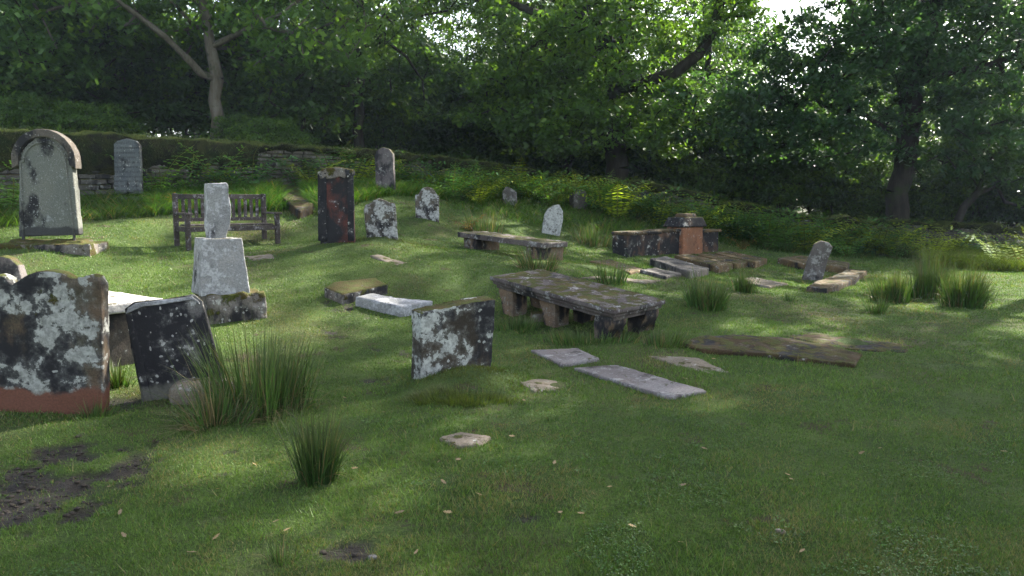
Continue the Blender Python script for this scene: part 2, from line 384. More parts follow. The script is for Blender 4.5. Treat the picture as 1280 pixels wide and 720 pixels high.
# ================================================================== HEADSTONES AND TOMBS
# arched headstone far left, on its plinth
t, me, loc = headstone('arched_headstone', 'large round-topped grey headstone with projecting hood on a mossy plinth at far left',
    [(23,296),(24,205),(27,192),(34,180),(44,172),(57,169),(70,172),(81,180),(88,192),(90,205),(99,294)], 60, 11.4, R(6), .16, 'arch', sunk=.0, as_thing=True, vox=.016)
link('slab', me, M['arch'], t)
S = 11.4 / F
def arc(cx, cz, rx, rz, a0, a1, n=14): return [(cx + rx * math.cos(R(a0 + (a1 - a0) * i / n)), cz + rz * math.sin(R(a0 + (a1 - a0) * i / n))) for i in range(n + 1)]
zc = EYE + (250 - 203) * S - float(h(P(60,300,11.4)[0], 11.4))
cx = .02
bm = bmesh.new(); out_ = arc(cx, zc, .435, .455, -12, 192); in_ = arc(cx, zc, .34, .345, 188, -8)
prism_bm(bm, out_ + in_, -.04, .16); link('hood_moulding', remeshed(bm, .013, .006, 9, 3, 1), M['hood'], t)['label'] = 'brownish projecting arched hood with a small keystone'
bm = bmesh.new()
for i in range(17):
    a = R(10 + 10 * i); box_bm(bm, -.012, .012, -.012, .012, -.012, .012, mat=Matrix.Translation((cx + .30 * math.cos(a), -.012, zc + .29 * math.sin(a))))
prism_bm(bm, arc(cx, zc, .31, .30, 8, 172, 20) + arc(cx, zc, .29, .28, 172, 8, 20), -.008, .01)
link('bead_border', remeshed(bm, .006, .001, 9, 3, 0), M['arch'], t)
zb = -(296 - 318) * 0
bm = bmesh.new(); inner = [(-.33, .08), (-.30, zc)] + arc(cx, zc, .28, .27, 180, 0, 10) + [(.30, zc), (.36, .08)]
bm2 = bmesh.new()
for a, b in zip(inner[:-1], inner[1:]):
    A = Vector((a[0], 0, a[1])); B = Vector((b[0], 0, b[1])); dv = B - A; L = dv.length
    ang = math.atan2(dv.x, dv.z)
    box_bm(bm2, -.014, .014, -.022, .02, -.01, L + .01, mat=Matrix.Translation(A) @ Matrix.Rotation(ang, 4, 'Y'))
bm.free(); me2 = remeshed(bm2, .009, .003, 12, 2, 1); link('carved_edge', me2, M['arch'], t)
bm = bmesh.new(); box_bm(bm, -.62, .66, -.25, .42, -.45, .05); box_bm(bm, -.46, .5, -.12, .3, .0, .1)
link('plinth', remeshed(bm, .022, .03, 5, 4, 2, chip=.05), M['mossbase'], t)
bm = bmesh.new(); box_bm(bm, -.64, -.53, -.34, -.25, -.16, .02); link('kerb_block', remeshed(bm, .012, .008, 8, 5, 2), M['shaft'], t)['label'] = 'small white lichened block'
foot([tuple((t.location + Vector((x, y, 0)))[:2]) for x, y in ((-.6, -.25), (.62, -.25), (.62, .42), (-.6, .42))])
# slate-grey stone by the wall
t, me, loc = headstone('upright_headstone', 'dark blue-grey slender headstone with lines of lettering standing close to the mossy wall',
    [(143,242),(142,180),(146,176),(158,173),(170,176),(174,181),(177,242)], 160, 15.4, R(4), .12, 'slate', sunk=0, as_thing=True, vox=.014)
link('slab', me, M['slate'], t)
bm = bmesh.new(); box_bm(bm, -.34, .34, -.12, .24, -.2, .09, .02); link('base_block', remeshed(bm, .016, .008, 6, 5, 1), M['slate'], t)
bm = bmesh.new(); box_bm(bm, -.2, .2, -.016, .01, .18, .50); link('inset_panel', remeshed(bm, .012, .002, 6, 5, 1), M['slate'], t)
# dark red tall stone
t, me, loc = headstone('tall_sandstone_headstone', 'tall dark red sandstone headstone with black edges and mossy crown in the middle distance',
    [(400,300),(398,216),(404,213),(412,214),(419,211),(430,212),(440,215),(441,222),(443,299)], 420, 12.5, R(3), .14, 'red', sunk=.1, as_thing=True, seed=4, vox=.012)
link('slab', me, M['red'], t)
for a, b, nm in ((398, 409, 0), (435, 443, 1)):
    _, l2 = face_local([(a, 301), (a - (1 if nm == 0 else 1), 217), (b - 1, 216), (b, 301)], 420, 12.5, R(3))
    bm = bmesh.new(); prism_bm(bm, l2, -.022, .01); link('edge_pilaster', remeshed(bm, .01, .006, 8, 5 + nm, 1), M['redside'], t)
_, l2 = face_local([(401, 224), (397, 216), (404, 211), (419, 209), (441, 212), (442, 218), (436, 224), (425, 221), (412, 224)], 420, 12.5, R(3))
bm = bmesh.new(); prism_bm(bm, l2, -.03, .155); link('moss_cap', remeshed(bm, .012, .02, 14, 5, 2), M['mossbase'], t)
headstone('headstone', 'small scalloped headstone blotched white with lichen, right of the tall dark red one',
    [(460,300),(455,262),(457,256),(463,254),(468,250),(475,248),(482,250),(487,253),(493,253),(495,259),(498,296)], 477, 13, R(14), .13, 'lich', seed=5)
headstone('headstone', 'narrow round-topped purple-grey headstone with yellow moss on its shoulder, close to the wall',
    [(470,239),(468,196),(471,188),(478,184),(486,186),(491,192),(493,238)], 481, 17.6, R(-6), .16, 'tall', seed=6)
headstone('headstone', 'small humped headstone with white lichen face and brown rim standing right of the narrow one',
    [(520,277),(519,244),(524,242),(528,235),(535,233),(542,236),(546,243),(549,246),(549,278)], 535, 16, R(10), .14, 'lich', seed=17)
headstone('headstone', 'pale jagged headstone leaning right in front of the bracken behind the low table tomb',
    [(676,293),(681,268),(686,260),(694,256),(699,255),(704,264),(704,274),(699,294)], 688, 18, R(4), .14, 'lich2', seed=8, chip=.04)
headstone('headstone', 'small pinkish-topped headstone nearly buried in ferns above the low table tomb',
    [(629,262),(628,240),(632,233),(639,235),(646,240),(647,262)], 637, 20, R(0), .15, 'fernstone', seed=9)
headstone('headstone', 'small dark square stone stump among ferns right of the pale jagged headstone',
    [(718,266),(717,244),(722,238),(731,237),(734,242),(734,266)], 726, 21, R(20), .3, 'ledgerg', seed=10)
headstone('leaning_headstone', 'narrow brown stone leaning steeply to the right, alone on the lawn beside a mossy kerb',
    [(1001,351),(1009,326),(1018,305),(1026,301),(1036,303),(1041,309),(1034,328),(1026,352)], 1014, 16, R(-18), .2, 'fernstone', seed=11, chip=.03)
# central leaning slab
headstone('leaning_headstone', 'thick leaning slab crusted with white lichen and topped with moss, in the centre foreground',
    [(526,486),(523,391),(540,386),(565,383),(590,376),(616,373),(615,400),(613,466)], 526, 7.0, R(32), .19, 'centre', seed=12, vox=.010, sunk=.15, chip=.025, lean=R(5))
# front left
t, me, loc = headstone('scrolled_headstone', 'big foreground headstone with scrolled shoulders, white lichen patches and bare red foot',
    [(-20,518),(-19,356),(-14,347),(-4,343),(6,347),(13,356),(21,355),(30,346),(44,340),(60,338),(76,341),(90,348),(101,357),(104,348),(112,343),(121,346),(127,356),(128,512)], 60, 5.9, R(4), .13, 'fore', seed=13, vox=.010, sunk=.12, as_thing=True)
link('slab', me, M['fore'], t)
headstone('headstone', 'small round-topped pinkish headstone peeping out behind the big scrolled one at the left edge',
    [(-22,400),(-22,345),(-14,328),(0,320),(12,323),(22,332),(26,345),(26,400)], 0, 8.2, R(3), .14, 'tall', seed=14, vox=.012)
t, me, loc = headstone('leaning_headstone', 'blackened headstone tilting left with a pale moulded edge, behind the rush clump',
    [(182,510),(152,387),(164,378),(205,374),(240,368),(251,377),(266,430),(290,498)], 190, 6.3, R(16), .12, 'lean', seed=15, vox=.010, as_thing=True, sunk=.15, lean=R(-8))
link('slab', me, M['lean'], t)
_, l2 = face_local([(182, 510), (154, 393), (162, 392), (192, 510)], 190, 6.3, R(16))
bm = bmesh.new(); prism_bm(bm, l2, -.018, .012); link('edge_moulding', remeshed(bm, .007, .003, 9, 5, 1), M['lean'], t)
_, l2 = face_local([(154, 394), (157, 386), (166, 380), (238, 371), (247, 378), (249, 382), (238, 376), (174, 385)], 190, 6.3, R(16))
bm = bmesh.new(); prism_bm(bm, l2, -.014, .012); link('top_moulding', remeshed(bm, .007, .004, 9, 6, 1), M['shaft'], t)
# broken cross on a pedestal
d = 9.0; p = P(267, 400, d); gz = float(h(p[0], d + .2))
t = empty('broken_cross_monument', (p[0], d + .25, gz), 'broken whitish cross shaft on a tapering lichened pedestal in front of the bench', 'monument', rz=R(33))
k = d * 1.02 / F
bm = bmesh.new(); box_bm(bm, -.24, .46, -.33, .33, -.25, .27, .03); link('base_block', remeshed(bm, .014, .03, 6, 3, 2, chip=.05), M['mossbase'], t)
bm = bmesh.new(); box_bm(bm, -.275, .275, -.25, .25, .26, .90, .055); link('pedestal', remeshed(bm, .010, .006, 7, 4, 1, chip=.02), M['ped'], t)
bm = bmesh.new(); prism_bm(bm, [(-.12, .885), (-.128, 1.05), (-.122, 1.28), (-.115, 1.52), (.09, 1.53), (.11, 1.50), (.112, 1.40), (.132, 1.22), (.118, 1.05), (.07, .94), (.065, .885)], -.10, .10)
link('cross_shaft', remeshed(bm, .009, .007, 8, 6, 1, chip=.03), M['shaft'], t)
foot([(t.location.x + a, t.location.y + b) for a, b in ((-.3, -.3), (.3, -.3), (.3, .3), (-.3, .3))])

# chest tomb behind the front left stones
zt = .68
cor = [flat(62, 352, zt), flat(205, 373, zt), flat(128, 389, zt)]
e1 = np.array(cor[1]) - np.array(cor[0]); L = np.linalg.norm(e1); e1 /= L; e2 = np.array(cor[2]) - np.array(cor[1]); W = abs(e1[0] * e2[1] - e1[1] * e2[0])
org = np.array(cor[1]); yaw = math.atan2(e1[1], e1[0])
L = min(L, 2.1); W = min(W, .85)
mid = org - e1 * L / 2 + np.array([e1[1], -e1[0]]) * W / 2
t = empty('chest_tomb', (mid[0], mid[1], 0), 'chest tomb with a bright pale mossy lid half hidden behind the leaning black headstone', 'tomb', rz=yaw)
bm = bmesh.new(); box_bm(bm, -L/2, L/2, -W/2, W/2, zt - .10, zt); link('lid', remeshed(bm, .014, .006, 6, 2, 1, chip=.02), M['pale'], t)
bm = bmesh.new(); box_bm(bm, -L/2 + .12, L/2 - .12, -W/2 + .1, W/2 - .1, -.2, zt - .098); link('chest', remeshed(bm, .02, .008, 5, 3, 1), M['darkbody'], t)

# table tomb
Lp = P(612, 345, 10.2); Fp = P(768, 388, 8.6); Rp = P(846, 372, 9.1)
e1 = (Fp - Lp); L = np.linalg.norm(e1); e1 /= L; e2 = Rp - Fp; e2 -= e1 * (e2 @ e1); W = min(np.linalg.norm(e2), .88); e2 /= np.linalg.norm(e2); e2[2] -= .05; e2 /= np.linalg.norm(e2); e3 = np.cross(e1, e2)
if e3[2] < 0: e3 = -e3
cen = Lp + e1 * L / 2 + e2 * W / 2
gz = float(h(cen[0], cen[1]))
t = empty('table_tomb', (cen[0], cen[1], gz), 'large table tomb: long mossy lichened slab with moulded edge on squat carved sandstone legs', 'tomb')
rot = Matrix(((e1[0], e2[0], e3[0]), (e1[1], e2[1], e3[1]), (e1[2], e2[2], e3[2]))).to_4x4()
mt = Matrix.Translation(Vector(cen) - Vector((cen[0], cen[1], gz))) @ rot
sg = 1 if np.cross(e1, e2)[2] > 0 else -1
bm = bmesh.new(); box_bm(bm, -L/2, L/2, -W/2, W/2, -.055, 0); box_bm(bm, -L/2 + .03, L/2 - .03, -W/2 + .03, W/2 - .03, -.10, -.04); box_bm(bm, -L/2 + .065, L/2 - .065, -W/2 + .065, W/2 - .065, -.15, -.09)
me = remeshed(bm, .0115, .006, 9, 5, 1, chip=.012); me.transform(mt)
link('slab', me, M['tabletop'], t)
def scroll_leg(bm, hh, w, dp):
    prof = [(0, 0), (w * .62, 0), (w * .62, hh * .10), (w * .45, hh * .16), (w * .55, hh * .34), (w * .8, hh * .55), (w * .98, hh * .75), (w, hh), (0, hh)]
    pr = [(x - w * .45, z) for x, z in prof] ; prism_bm(bm, pr, -dp / 2, dp / 2)
for i, (a, b, sx) in enumerate(((-L/2 + .24, -W/2 + .2, -1), (L/2 - .22, -W/2 + .18, 1), (-L/2 + .24, W/2 - .2, -1), (L/2 - .2, W/2 - .16, 1), (-.12, -W/2 + .26, -1), (.05, W/2 - .24, 1))):
    q = mt @ Vector((a, b, -.14)); zg = float(h(cen[0] + q.x, cen[1] + q.y)) - gz - .08; hh = q.z - zg + .02
    bm = bmesh.new(); scroll_leg(bm, hh, .27, .24)
    me = remeshed(bm, .012, .012, 7, 20 + i, 2, chip=.03)
    o = link('leg', me, M['tableleg'], t, (q.x, q.y, zg)); yw = math.atan2(e1[1], e1[0]); o.rotation_euler = (0, 0, yw + (math.pi if sx < 0 else 0))
bm = bmesh.new(); box_bm(bm, -.2, .2, -.1, .1, -.05, .09); q = mt @ Vector((-.35, -.1, 0))
link('broken_foot', remeshed(bm, .014, .02, 7, 3, 2), M['tableleg'], t, (q.x, q.y, float(h(cen[0] + q.x, cen[1] + q.y)) - gz))

# low table tomb further back
Lp = P(572, 290, 14.4); Rp = P(678, 304, 13.0); e1 = Rp - Lp; L = np.linalg.norm(e1); yw = math.atan2(e1[1], e1[0]); til = -math.asin(e1[2] / L)
cen = (Lp + Rp) / 2; gz = float(h(cen[0], cen[1] + .3))
t = empty('low_table_tomb', (cen[0], cen[1], gz), 'low grey table tomb like a bench on two end blocks, in front of the ferns', 'tomb', rz=yw)
bm = bmesh.new(); box_bm(bm, -L/2, L/2, 0, .66, -.09, 0); me = remeshed(bm, .014, .010, 6, 7, 1, chip=.03); me.transform(Matrix.Translation((0, 0, cen[2] - gz)) @ Matrix.Rotation(til, 4, 'Y')); link('slab', me, M['tabletop'], t)
for a in (-L/2 + .26, L/2 - .26):
    zs = cen[2] - gz - .10 - a * math.tan(til); bm = bmesh.new(); box_bm(bm, -.17, .17, .06, .64, -.3, zs + .01, .0)
    link('end_block', remeshed(bm, .016, .015, 6, 8, 2, chip=.03), M['tableleg'], t, (a, 0, 0))

# row of blocks of a ruined tomb
p0 = P(783, 320, 17.0); p1 = P(898, 308, 19.2); e = p1 - p0; yw = math.atan2(e[1], e[0]); gz = float(h(p0[0] + .6, p0[1] + .7))
t = empty('block_tomb', (p0[0], p0[1], gz), 'dark row of square sandstone blocks with an orange central pedestal, beyond the ledger slabs', 'tomb', rz=yw)
def blk(nm, x0, x1, y0, y1, z0, z1, m, tp=0., sd=1):
    bm = bmesh.new(); box_bm(bm, x0, x1, y0, y1, z0, z1, tp); return link(nm, remeshed(bm, .018, .010, 6, sd, 1, chip=.03), M[m], t)
Lb = np.hypot(e[0], e[1]); zt_ = P(783, 291, 17.0)[2] - gz
blk('end_block', 0, Lb * .33, -.02, .4, -.4, zt_ - .05, 'blackred', 0, 2); blk('coping', -.03, Lb * .34, -.05, .43, zt_ - .052, zt_ + .02, 'ledger', .01, 3)
blk('side_block', Lb * .31, Lb * .56, .02, .42, -.4, zt_ - .02, 'blackred', 0, 6); blk('coping', Lb * .30, Lb * .57, -.03, .45, zt_ - .022, zt_ + .04, 'ledger', .01, 4)
blk('pedestal', Lb * .55, Lb * .78, -.08, .4, -.4, zt_ + .08, 'orange', 0, 5); blk('pedestal_cap', Lb * .53, Lb * .80, -.14, .44, zt_ + .08, zt_ + .30, 'blackred', .07, 7); blk('finial_block', Lb * .60, Lb * .73, -.02, .3, zt_ + .29, zt_ + .38, 'ledger', .02, 8)
blk('end_block', Lb * .78, Lb, .0, .4, -.4, zt_ - .06, 'blackred', 0, 9); blk('coping', Lb * .78, Lb * 1.02, -.04, .43, zt_ - .062, zt_ + .0, 'ledger', .01, 10)

# ledger slabs on the ground, each its own outline
SL = [
 ('ledger_stone', 'grey-topped ledger slab nearest the block tomb, its dark edge facing the lawn', [(812,323),(832,320),(886,335),(862,339)], .14, 'ledgerg'),
 ('ledger_stone', 'mossy ledger slab second from the left beside the block tomb', [(843,319),(860,317),(916,329),(898,333)], .14, 'ledger'),
 ('ledger_stone', 'narrow brown ledger slab third from the left beside the block tomb', [(872,318),(888,316),(936,327),(921,330)], .12, 'ledger'),
 ('ledger_stone', 'orange-mossed ledger slab furthest right of the row beside the block tomb', [(893,316),(910,313),(959,323),(944,328)], .14, 'ledger'),
 ('flat_gravestone', 'mossy slab edge half sunk in turf left of the ledger slabs', [(737,326),(762,324),(806,337),(788,340)], .05, 'ledger'),
 ('flat_gravestone', 'short grey slab in the grass just below the grey-topped ledger slab', [(800,337),(818,334),(852,342),(832,345)], .06, 'ledgerg'),
 ('flat_gravestone', 'thin pale slab strip in the grass behind the big table tomb', [(722,346),(752,344),(826,350),(806,353)], .03, 'worn'),
 ('flat_gravestone', 'small flat worn slab left of the steeply leaning brown stone', [(915,350),(938,346),(985,354),(962,358)], .04, 'worn'),
 ('flat_gravestone', 'squarish pale grey slab flush in the turf in front of the big table tomb', [(663,437),(723,435),(750,448),(703,456)], .03, 'flat'),
 ('flat_gravestone', 'long pale grey slab flush in the turf right of the squarish one', [(717,459),(772,455),(884,488),(838,496)], .03, 'flat'),
 ('flat_gravestone', 'irregular worn slab half grown over behind the long pale slab', [(808,444),(838,446),(872,447),(912,464),(890,467),(850,458)], .01, 'worn'),
 ('flat_gravestone', 'broad brown moss-covered slab low in the lawn at right', [(846,427),(878,421),(930,419),(985,422),(1040,430),(1080,441),(1068,455),(1010,448),(940,441),(880,437)], .04, 'brownmoss'),
 ('flat_gravestone', 'thin brown mossy slab behind the broad moss-covered one', [(975,419),(1015,415),(1080,424),(1145,432),(1132,440),(1070,437),(1020,429)], .01, 'brownmoss'),
 ('flat_gravestone', 'small earthy stone patch left of the long pale slab', [(648,477),(672,473),(714,477),(705,487),(668,490)], .005, 'worn'),
 ('flat_gravestone', 'small mossy flat stone in the open lawn below the central leaning slab', [(548,546),(575,537),(616,544),(604,554),(572,557)], .025, 'worn'),
 ('flat_gravestone', 'narrow worn stone strip in the grass below the small scalloped headstone', [(462,320),(476,318),(509,328),(497,332)], .005, 'worn'),
 ('flat_gravestone', 'bare stone strip in the grass below the bench', [(303,320),(340,317),(345,323),(312,326)], .005, 'worn'),
 ('fallen_gravestone', 'thick fallen block with mossy orange top, left of the bare fallen block', [(405,359),(420,351),(468,347),(485,355),(428,368)], .13, 'mossbase'),
 ('fallen_gravestone', 'thick bare lichened fallen block, left of the central leaning slab', [(443,370),(466,366),(542,376),(500,382)], .14, 'shaft'),
 ('kerb_stone', 'long mossy kerb stone running away beside the steeply leaning brown stone', [(1008,358),(1020,351),(1040,345),(1062,335),(1084,338),(1060,352),(1034,360)], .10, 'ledger'),
 ('kerb_stone', 'low mossy kerb behind the steeply leaning brown stone', [(972,322),(1000,319),(1062,328),(1058,334),(1000,329)], .14, 'ledger'),
 ('leaning_gravestone', 'yellow-mossed slab lying on the bank below the wall, left of the tall dark red headstone', [(333,223),(350,219),(367,222),(392,256),(374,264),(352,246)], .16, 'brownmoss'),
]
for i, (nm, lab, poly, tt, m) in enumerate(SL):
    near = min(v for u, v in poly) > 400
    slab_px(nm, lab, poly, tt, m, seed=i + 1, vox=.014 if near else .022, cat='kerb' if nm.startswith('kerb') else 'grave slab', amp=.005 if m == 'flat' else (.028 if m == 'brownmoss' else .016), chip=.01 if m == 'flat' else .03)
def boulder(name, label, u, v, d, rx, ry, rz, mat, cat='stone', seed=1, yaw=0., sink=.3, amp=.04):
    p = P(u, v, d); bm = bmesh.new(); bmesh.ops.create_icosphere(bm, subdivisions=4, radius=1)
    for w in bm.verts:
        q = np.array(w.co); q = np.sign(q) * np.abs(q) ** .75; w.co = Vector(q * np.array([rx, ry, rz]))
    co = np.array([w.co for w in bm.verts]); nn = fbm(co * 5 + seed, 3, seed) * amp
    for w, k_ in zip(bm.verts, nn): w.co = w.co * (1 + k_ / max(.05, w.co.length))
    for f in bm.faces: f.smooth = True
    me = bpy.data.meshes.new(name); bm.to_mesh(me); bm.free()
    o = link(name, me, M[mat]); tag(o, label, cat); o.location = (p[0], d, float(h(p[0], d)) + rz * (1 - 2 * sink)); o.rotation_euler = (0, 0, yaw); foot([(p[0] + a * rx * .8, d + b * ry * .8) for a, b in ((-1, -1), (1, -1), (1, 1), (-1, 1))]); return o
boulder('half_buried_stone', 'pale worn stone half buried between the leaning black headstone and the big rush clump', 252, 495, 6.35, .25, .16, .13, 'worn', seed=3, yaw=.5)
boulder('stone', 'small pale stone on the grass at the bottom edge of the picture', 466, 712, 3.55, .02, .014, .010, 'pebble', seed=4, amp=.01)
boulder('stone', 'dark brown pebble in the lawn at lower right', 975, 678, 3.85, .024, .014, .012, 'worn', seed=5, amp=.01, yaw=-.5)

# ------------------------------------------------------------------ bench
pb = P(234, 309, 12.4); yaw = R(42); gz = float(h(pb[0] + .5, pb[1] + .5)) - .06
t = empty('garden_bench', (pb[0], pb[1], gz), 'weathered wooden slatted bench with armrests and patches of moss and lichen', 'bench', rz=yaw)
def bars(name, lst, mat='wood', parent=None, sd=1):
    bm = bmesh.new()
    for b in lst: box_bm(bm, *b)
    bmesh.ops.bevel(bm, geom=bm.edges[:], offset=.006, segments=1, affect='EDGES')
    me = bpy.data.meshes.new(name); bm.to_mesh(me); bm.free(); return link(name, me, M[mat], parent or t)
BL = 1.55
for x in (0, BL - .07):
    bars('front_leg', [(x, x + .07, 0, .07, -.25, .58)]); bars('rear_leg', [(x, x + .07, .50, .57, -.25, .92)])
    bars('armrest', [(x - .02, x + .09, -.05, .51, .582, .615)]); bars('side_rail', [(x + .01, x + .06, .072, .498, .32, .40)])
bars('seat', [(-.0 + .072, BL - .072, .08 + k * .105, .08 + k * .105 + .085, .402, .428) for k in range(4)])
bars('apron', [(.072, BL - .072, .01, .05, .32, .40)]); bars('back_rail', [(.072, BL - .072, .515, .555, .83, .91), (.072, BL - .072, .515, .555, .47, .53)])
for k in range(13): 
    x = .13 + k * (BL - .26 - .05) / 12; bars('back_slat', [(x, x + .055, .525, .545, .531, .829)])

# ================================================================== GROUND
def ground():
    xs = np.concatenate([np.linspace(-400, -30, 14), np.linspace(-29, -9, 60)[:-1], np.linspace(-9, 12, 520), np.linspace(12, 30, 60)[1:], np.linspace(31, 400, 14)])
    ys = np.concatenate([np.linspace(-60, 1.6, 14), 1.6 + np.cumsum(np.linspace(.022, .11, 420)), np.linspace(31, 60, 60), np.linspace(62, 600, 20)])
    X, Y = np.meshgrid(xs, ys); Z = h(X, Y)
    nx, ny = len(xs), len(ys); i = np.arange(nx * ny).reshape(ny, nx)
    fc = np.stack([i[:-1, :-1], i[:-1, 1:], i[1:, 1:], i[1:, :-1]], -1).reshape(-1, 4)
    mud = mudmask(X.ravel(), Y.ravel())
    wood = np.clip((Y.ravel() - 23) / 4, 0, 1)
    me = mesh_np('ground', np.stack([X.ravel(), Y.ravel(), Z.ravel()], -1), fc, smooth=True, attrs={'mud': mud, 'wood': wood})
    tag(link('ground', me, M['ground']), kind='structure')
ground()
def inside(poly, x, y):
    r = np.zeros(len(x), bool); n = len(poly)
    for i in range(n):
        x1, y1 = poly[i]; x2, y2 = poly[(i + 1) % n]
        c = ((y1 > y) != (y2 > y)); xi = (x2 - x1) * (y - y1) / (y2 - y1 + 1e-12) + x1; r ^= c & (x < xi)
    return r
mossspots = [(bx, by, br) for bx, by, br, bh in bumps[:2]] + [(bumps[4][0], bumps[4][1], .8)]

# ---- short turf (uncountable): single blades, thinned and widened with distance
def grass():
    N = 1150000
    d = 2.9 + (30 - 2.9) * rng.random(N) ** 1.75
    hw = .70 * d + .6
    x = (rng.random(N) * 2 - 1) * hw
    y = d
    keep = np.ones(N, bool)
    for q in holes: keep &= ~inside(q, x, y)
    m = mudmask(x, y); keep &= rng.random(N) > m * .88
    bare = n2(x, y, 2.6, 3, 77); keep &= rng.random(N) > np.clip((bare - .2) * 3, 0, .85)
    keep &= rng.random(N) < np.clip(.25 + .9 * (n2(x, y, 9, 2, 3) * .6 + .6), 0, 1)
    x, y = x[keep], y[keep]; n = len(x); z = h(x, y)
    lush = n2(x, y, .7, 3, 15); dd = y
    hg = (.010 + .014 * rng.random(n)) * (1 + .7 * np.clip(lush, -.5, 1)) * (1 + np.clip(dd - 10, 0, 20) * .05)
    tuft = n2(x, y, 2.3, 2, 66); hg *= 1 + 1.6 * np.clip(tuft - .35, 0, 1)
    edge = np.zeros(n)
    for q in holes:
        c = q.mean(0); rr = np.abs(q - c).max(0) + .10; s = (np.abs(x - c[0]) < rr[0]) & (np.abs(y - c[1]) < rr[1]); edge[s] = 1
    hg *= 1 + edge * rng.random(n) * .8
    wood = y > 21; hg[wood] *= 1.4
    stray = rng.random(n) < .003; hg[stray] *= 3.2
    w = (.0018 + .0018 * rng.random(n) ** 2) * (dd / 4.5) ** .75
    a = rng.random(n) * 2 * np.pi; lean = rng.random(n) * .95 + .25; la = rng.random(n) * 2 * np.pi
    lx, ly = np.cos(la) * lean * hg, np.sin(la) * lean * hg
    V = np.empty((n, 3, 3), np.float32)
    V[:, 0] = np.stack([x - np.cos(a) * w, y - np.sin(a) * w, z - .004], -1); V[:, 1] = np.stack([x + np.cos(a) * w, y + np.sin(a) * w, z - .004], -1)
    V[:, 2] = np.stack([x + lx, y + ly, z + hg], -1)
    g1 = np.array([.044, .094, .016]); g2 = np.array([.125, .205, .042]); g3 = np.array([.21, .19, .08])
    f = np.clip(rng.random(n) * .7 + .35 * lush + .15, 0, 1)[:, None]; col = (g1 * (1 - f) + g2 * f) * (.55 + .9 * rng.random(n))[:, None]
    dry = np.clip((n2(x, y, 1.4, 3, 25) - .12) * 1.9, 0, .5) + .06 + stray * .6
    s = rng.random(n) < dry; col[s] = g3 * (.6 + .6 * rng.random(s.sum()))[:, None]
    for bx, by, br in mossspots:
        ms = np.exp(-((x - bx) ** 2 + (y - by) ** 2) / (br * 1.1) ** 2) > rng.random(n); col[ms] = np.array([.085, .10, .016]) * (.5 + .9 * rng.random(ms.sum()))[:, None]
    col = np.repeat(col, 3, 0)
    me = mesh_np('grass', V.reshape(-1, 3), np.arange(n * 3).reshape(-1, 3), col)
    tag(link('grass', me, M['grass']), 'short grazed green turf covering the whole churchyard', 'grass', kind='stuff')
grass()

def clover():
    N = 150000; y = 2.9 + 9.5 * rng.random(N) ** 1.5; x = (rng.random(N) * 2 - 1) * (.7 * y + .4)
    k = (n2(x, y, 2.1, 3, 91) + .5 * n2(x, y, 8, 2, 92)) > .30
    for q in holes: k &= ~inside(q, x, y)
    k &= mudmask(x, y) < .4; x, y = x[k], y[k]; n = len(x); z = h(x, y) + .012 + .014 * rng.random(n); s = .0035 + .0035 * rng.random(n); a = rng.random(n) * 6.28; tl = rng.normal(0, .3, (n, 2))
    V = np.empty((n, 4, 3))
    for i, (cx_, cy_) in enumerate(((-1, 0), (0, -1), (1, 0), (0, 1))):
        dx = (cx_ * np.cos(a) - cy_ * np.sin(a)) * s; dy = (cx_ * np.sin(a) + cy_ * np.cos(a)) * s; V[:, i] = np.stack([x + dx, y + dy, z + dx * tl[:, 0] + dy * tl[:, 1]], -1)
    col = np.array([.05, .11, .02]) * (.5 + rng.random(n))[:, None]
    tag(link('clover', mesh_np('clover', V.reshape(-1, 3), np.arange(n * 4).reshape(-1, 4), np.repeat(col, 4, 0)), M['grass']), 'small round-leaved weeds growing in patches in the near turf', 'clover', kind='stuff')
clover()
# ---- generic bent blades (rushes, long grass)
def blades(x, y, z, hg, w, dirx, diry, bend, col, seg=4, tipcol=None):
    n = len(x); V = np.empty((n, seg + 1, 2, 3)); a = rng.random(n) * np.pi * 2
    sx, sy = np.cos(a) * w, np.sin(a) * w
    for k in range(seg + 1):
        f = k / seg; s = f
        cx = x + dirx * hg * (s * .35 + bend * s * s); cy = y + diry * hg * (s * .35 + bend * s * s); cz = z + hg * (s - bend * .55 * s * s)
        ww = (1 - f) ** .6 + .08
        V[:, k, 0] = np.stack([cx - sx * ww, cy - sy * ww, cz], -1); V[:, k, 1] = np.stack([cx + sx * ww, cy + sy * ww, cz], -1)
    base = (np.arange(n) * (seg + 1) * 2)[:, None]; fc = []
    for k in range(seg): fc.append(base + np.array([2 * k, 2 * k + 1, 2 * k + 3, 2 * k + 2]))
    fc = np.stack(fc, 1).reshape(-1, 4); cc = np.repeat(col, (seg + 1) * 2, 0)
    if tipcol is not None:
        fk = np.tile(np.repeat(np.linspace(0, 1, seg + 1) ** 3, 2), n)[:, None]; cc = cc * (1 - fk) + tipcol * fk
    return V.reshape(-1, 3), fc, cc
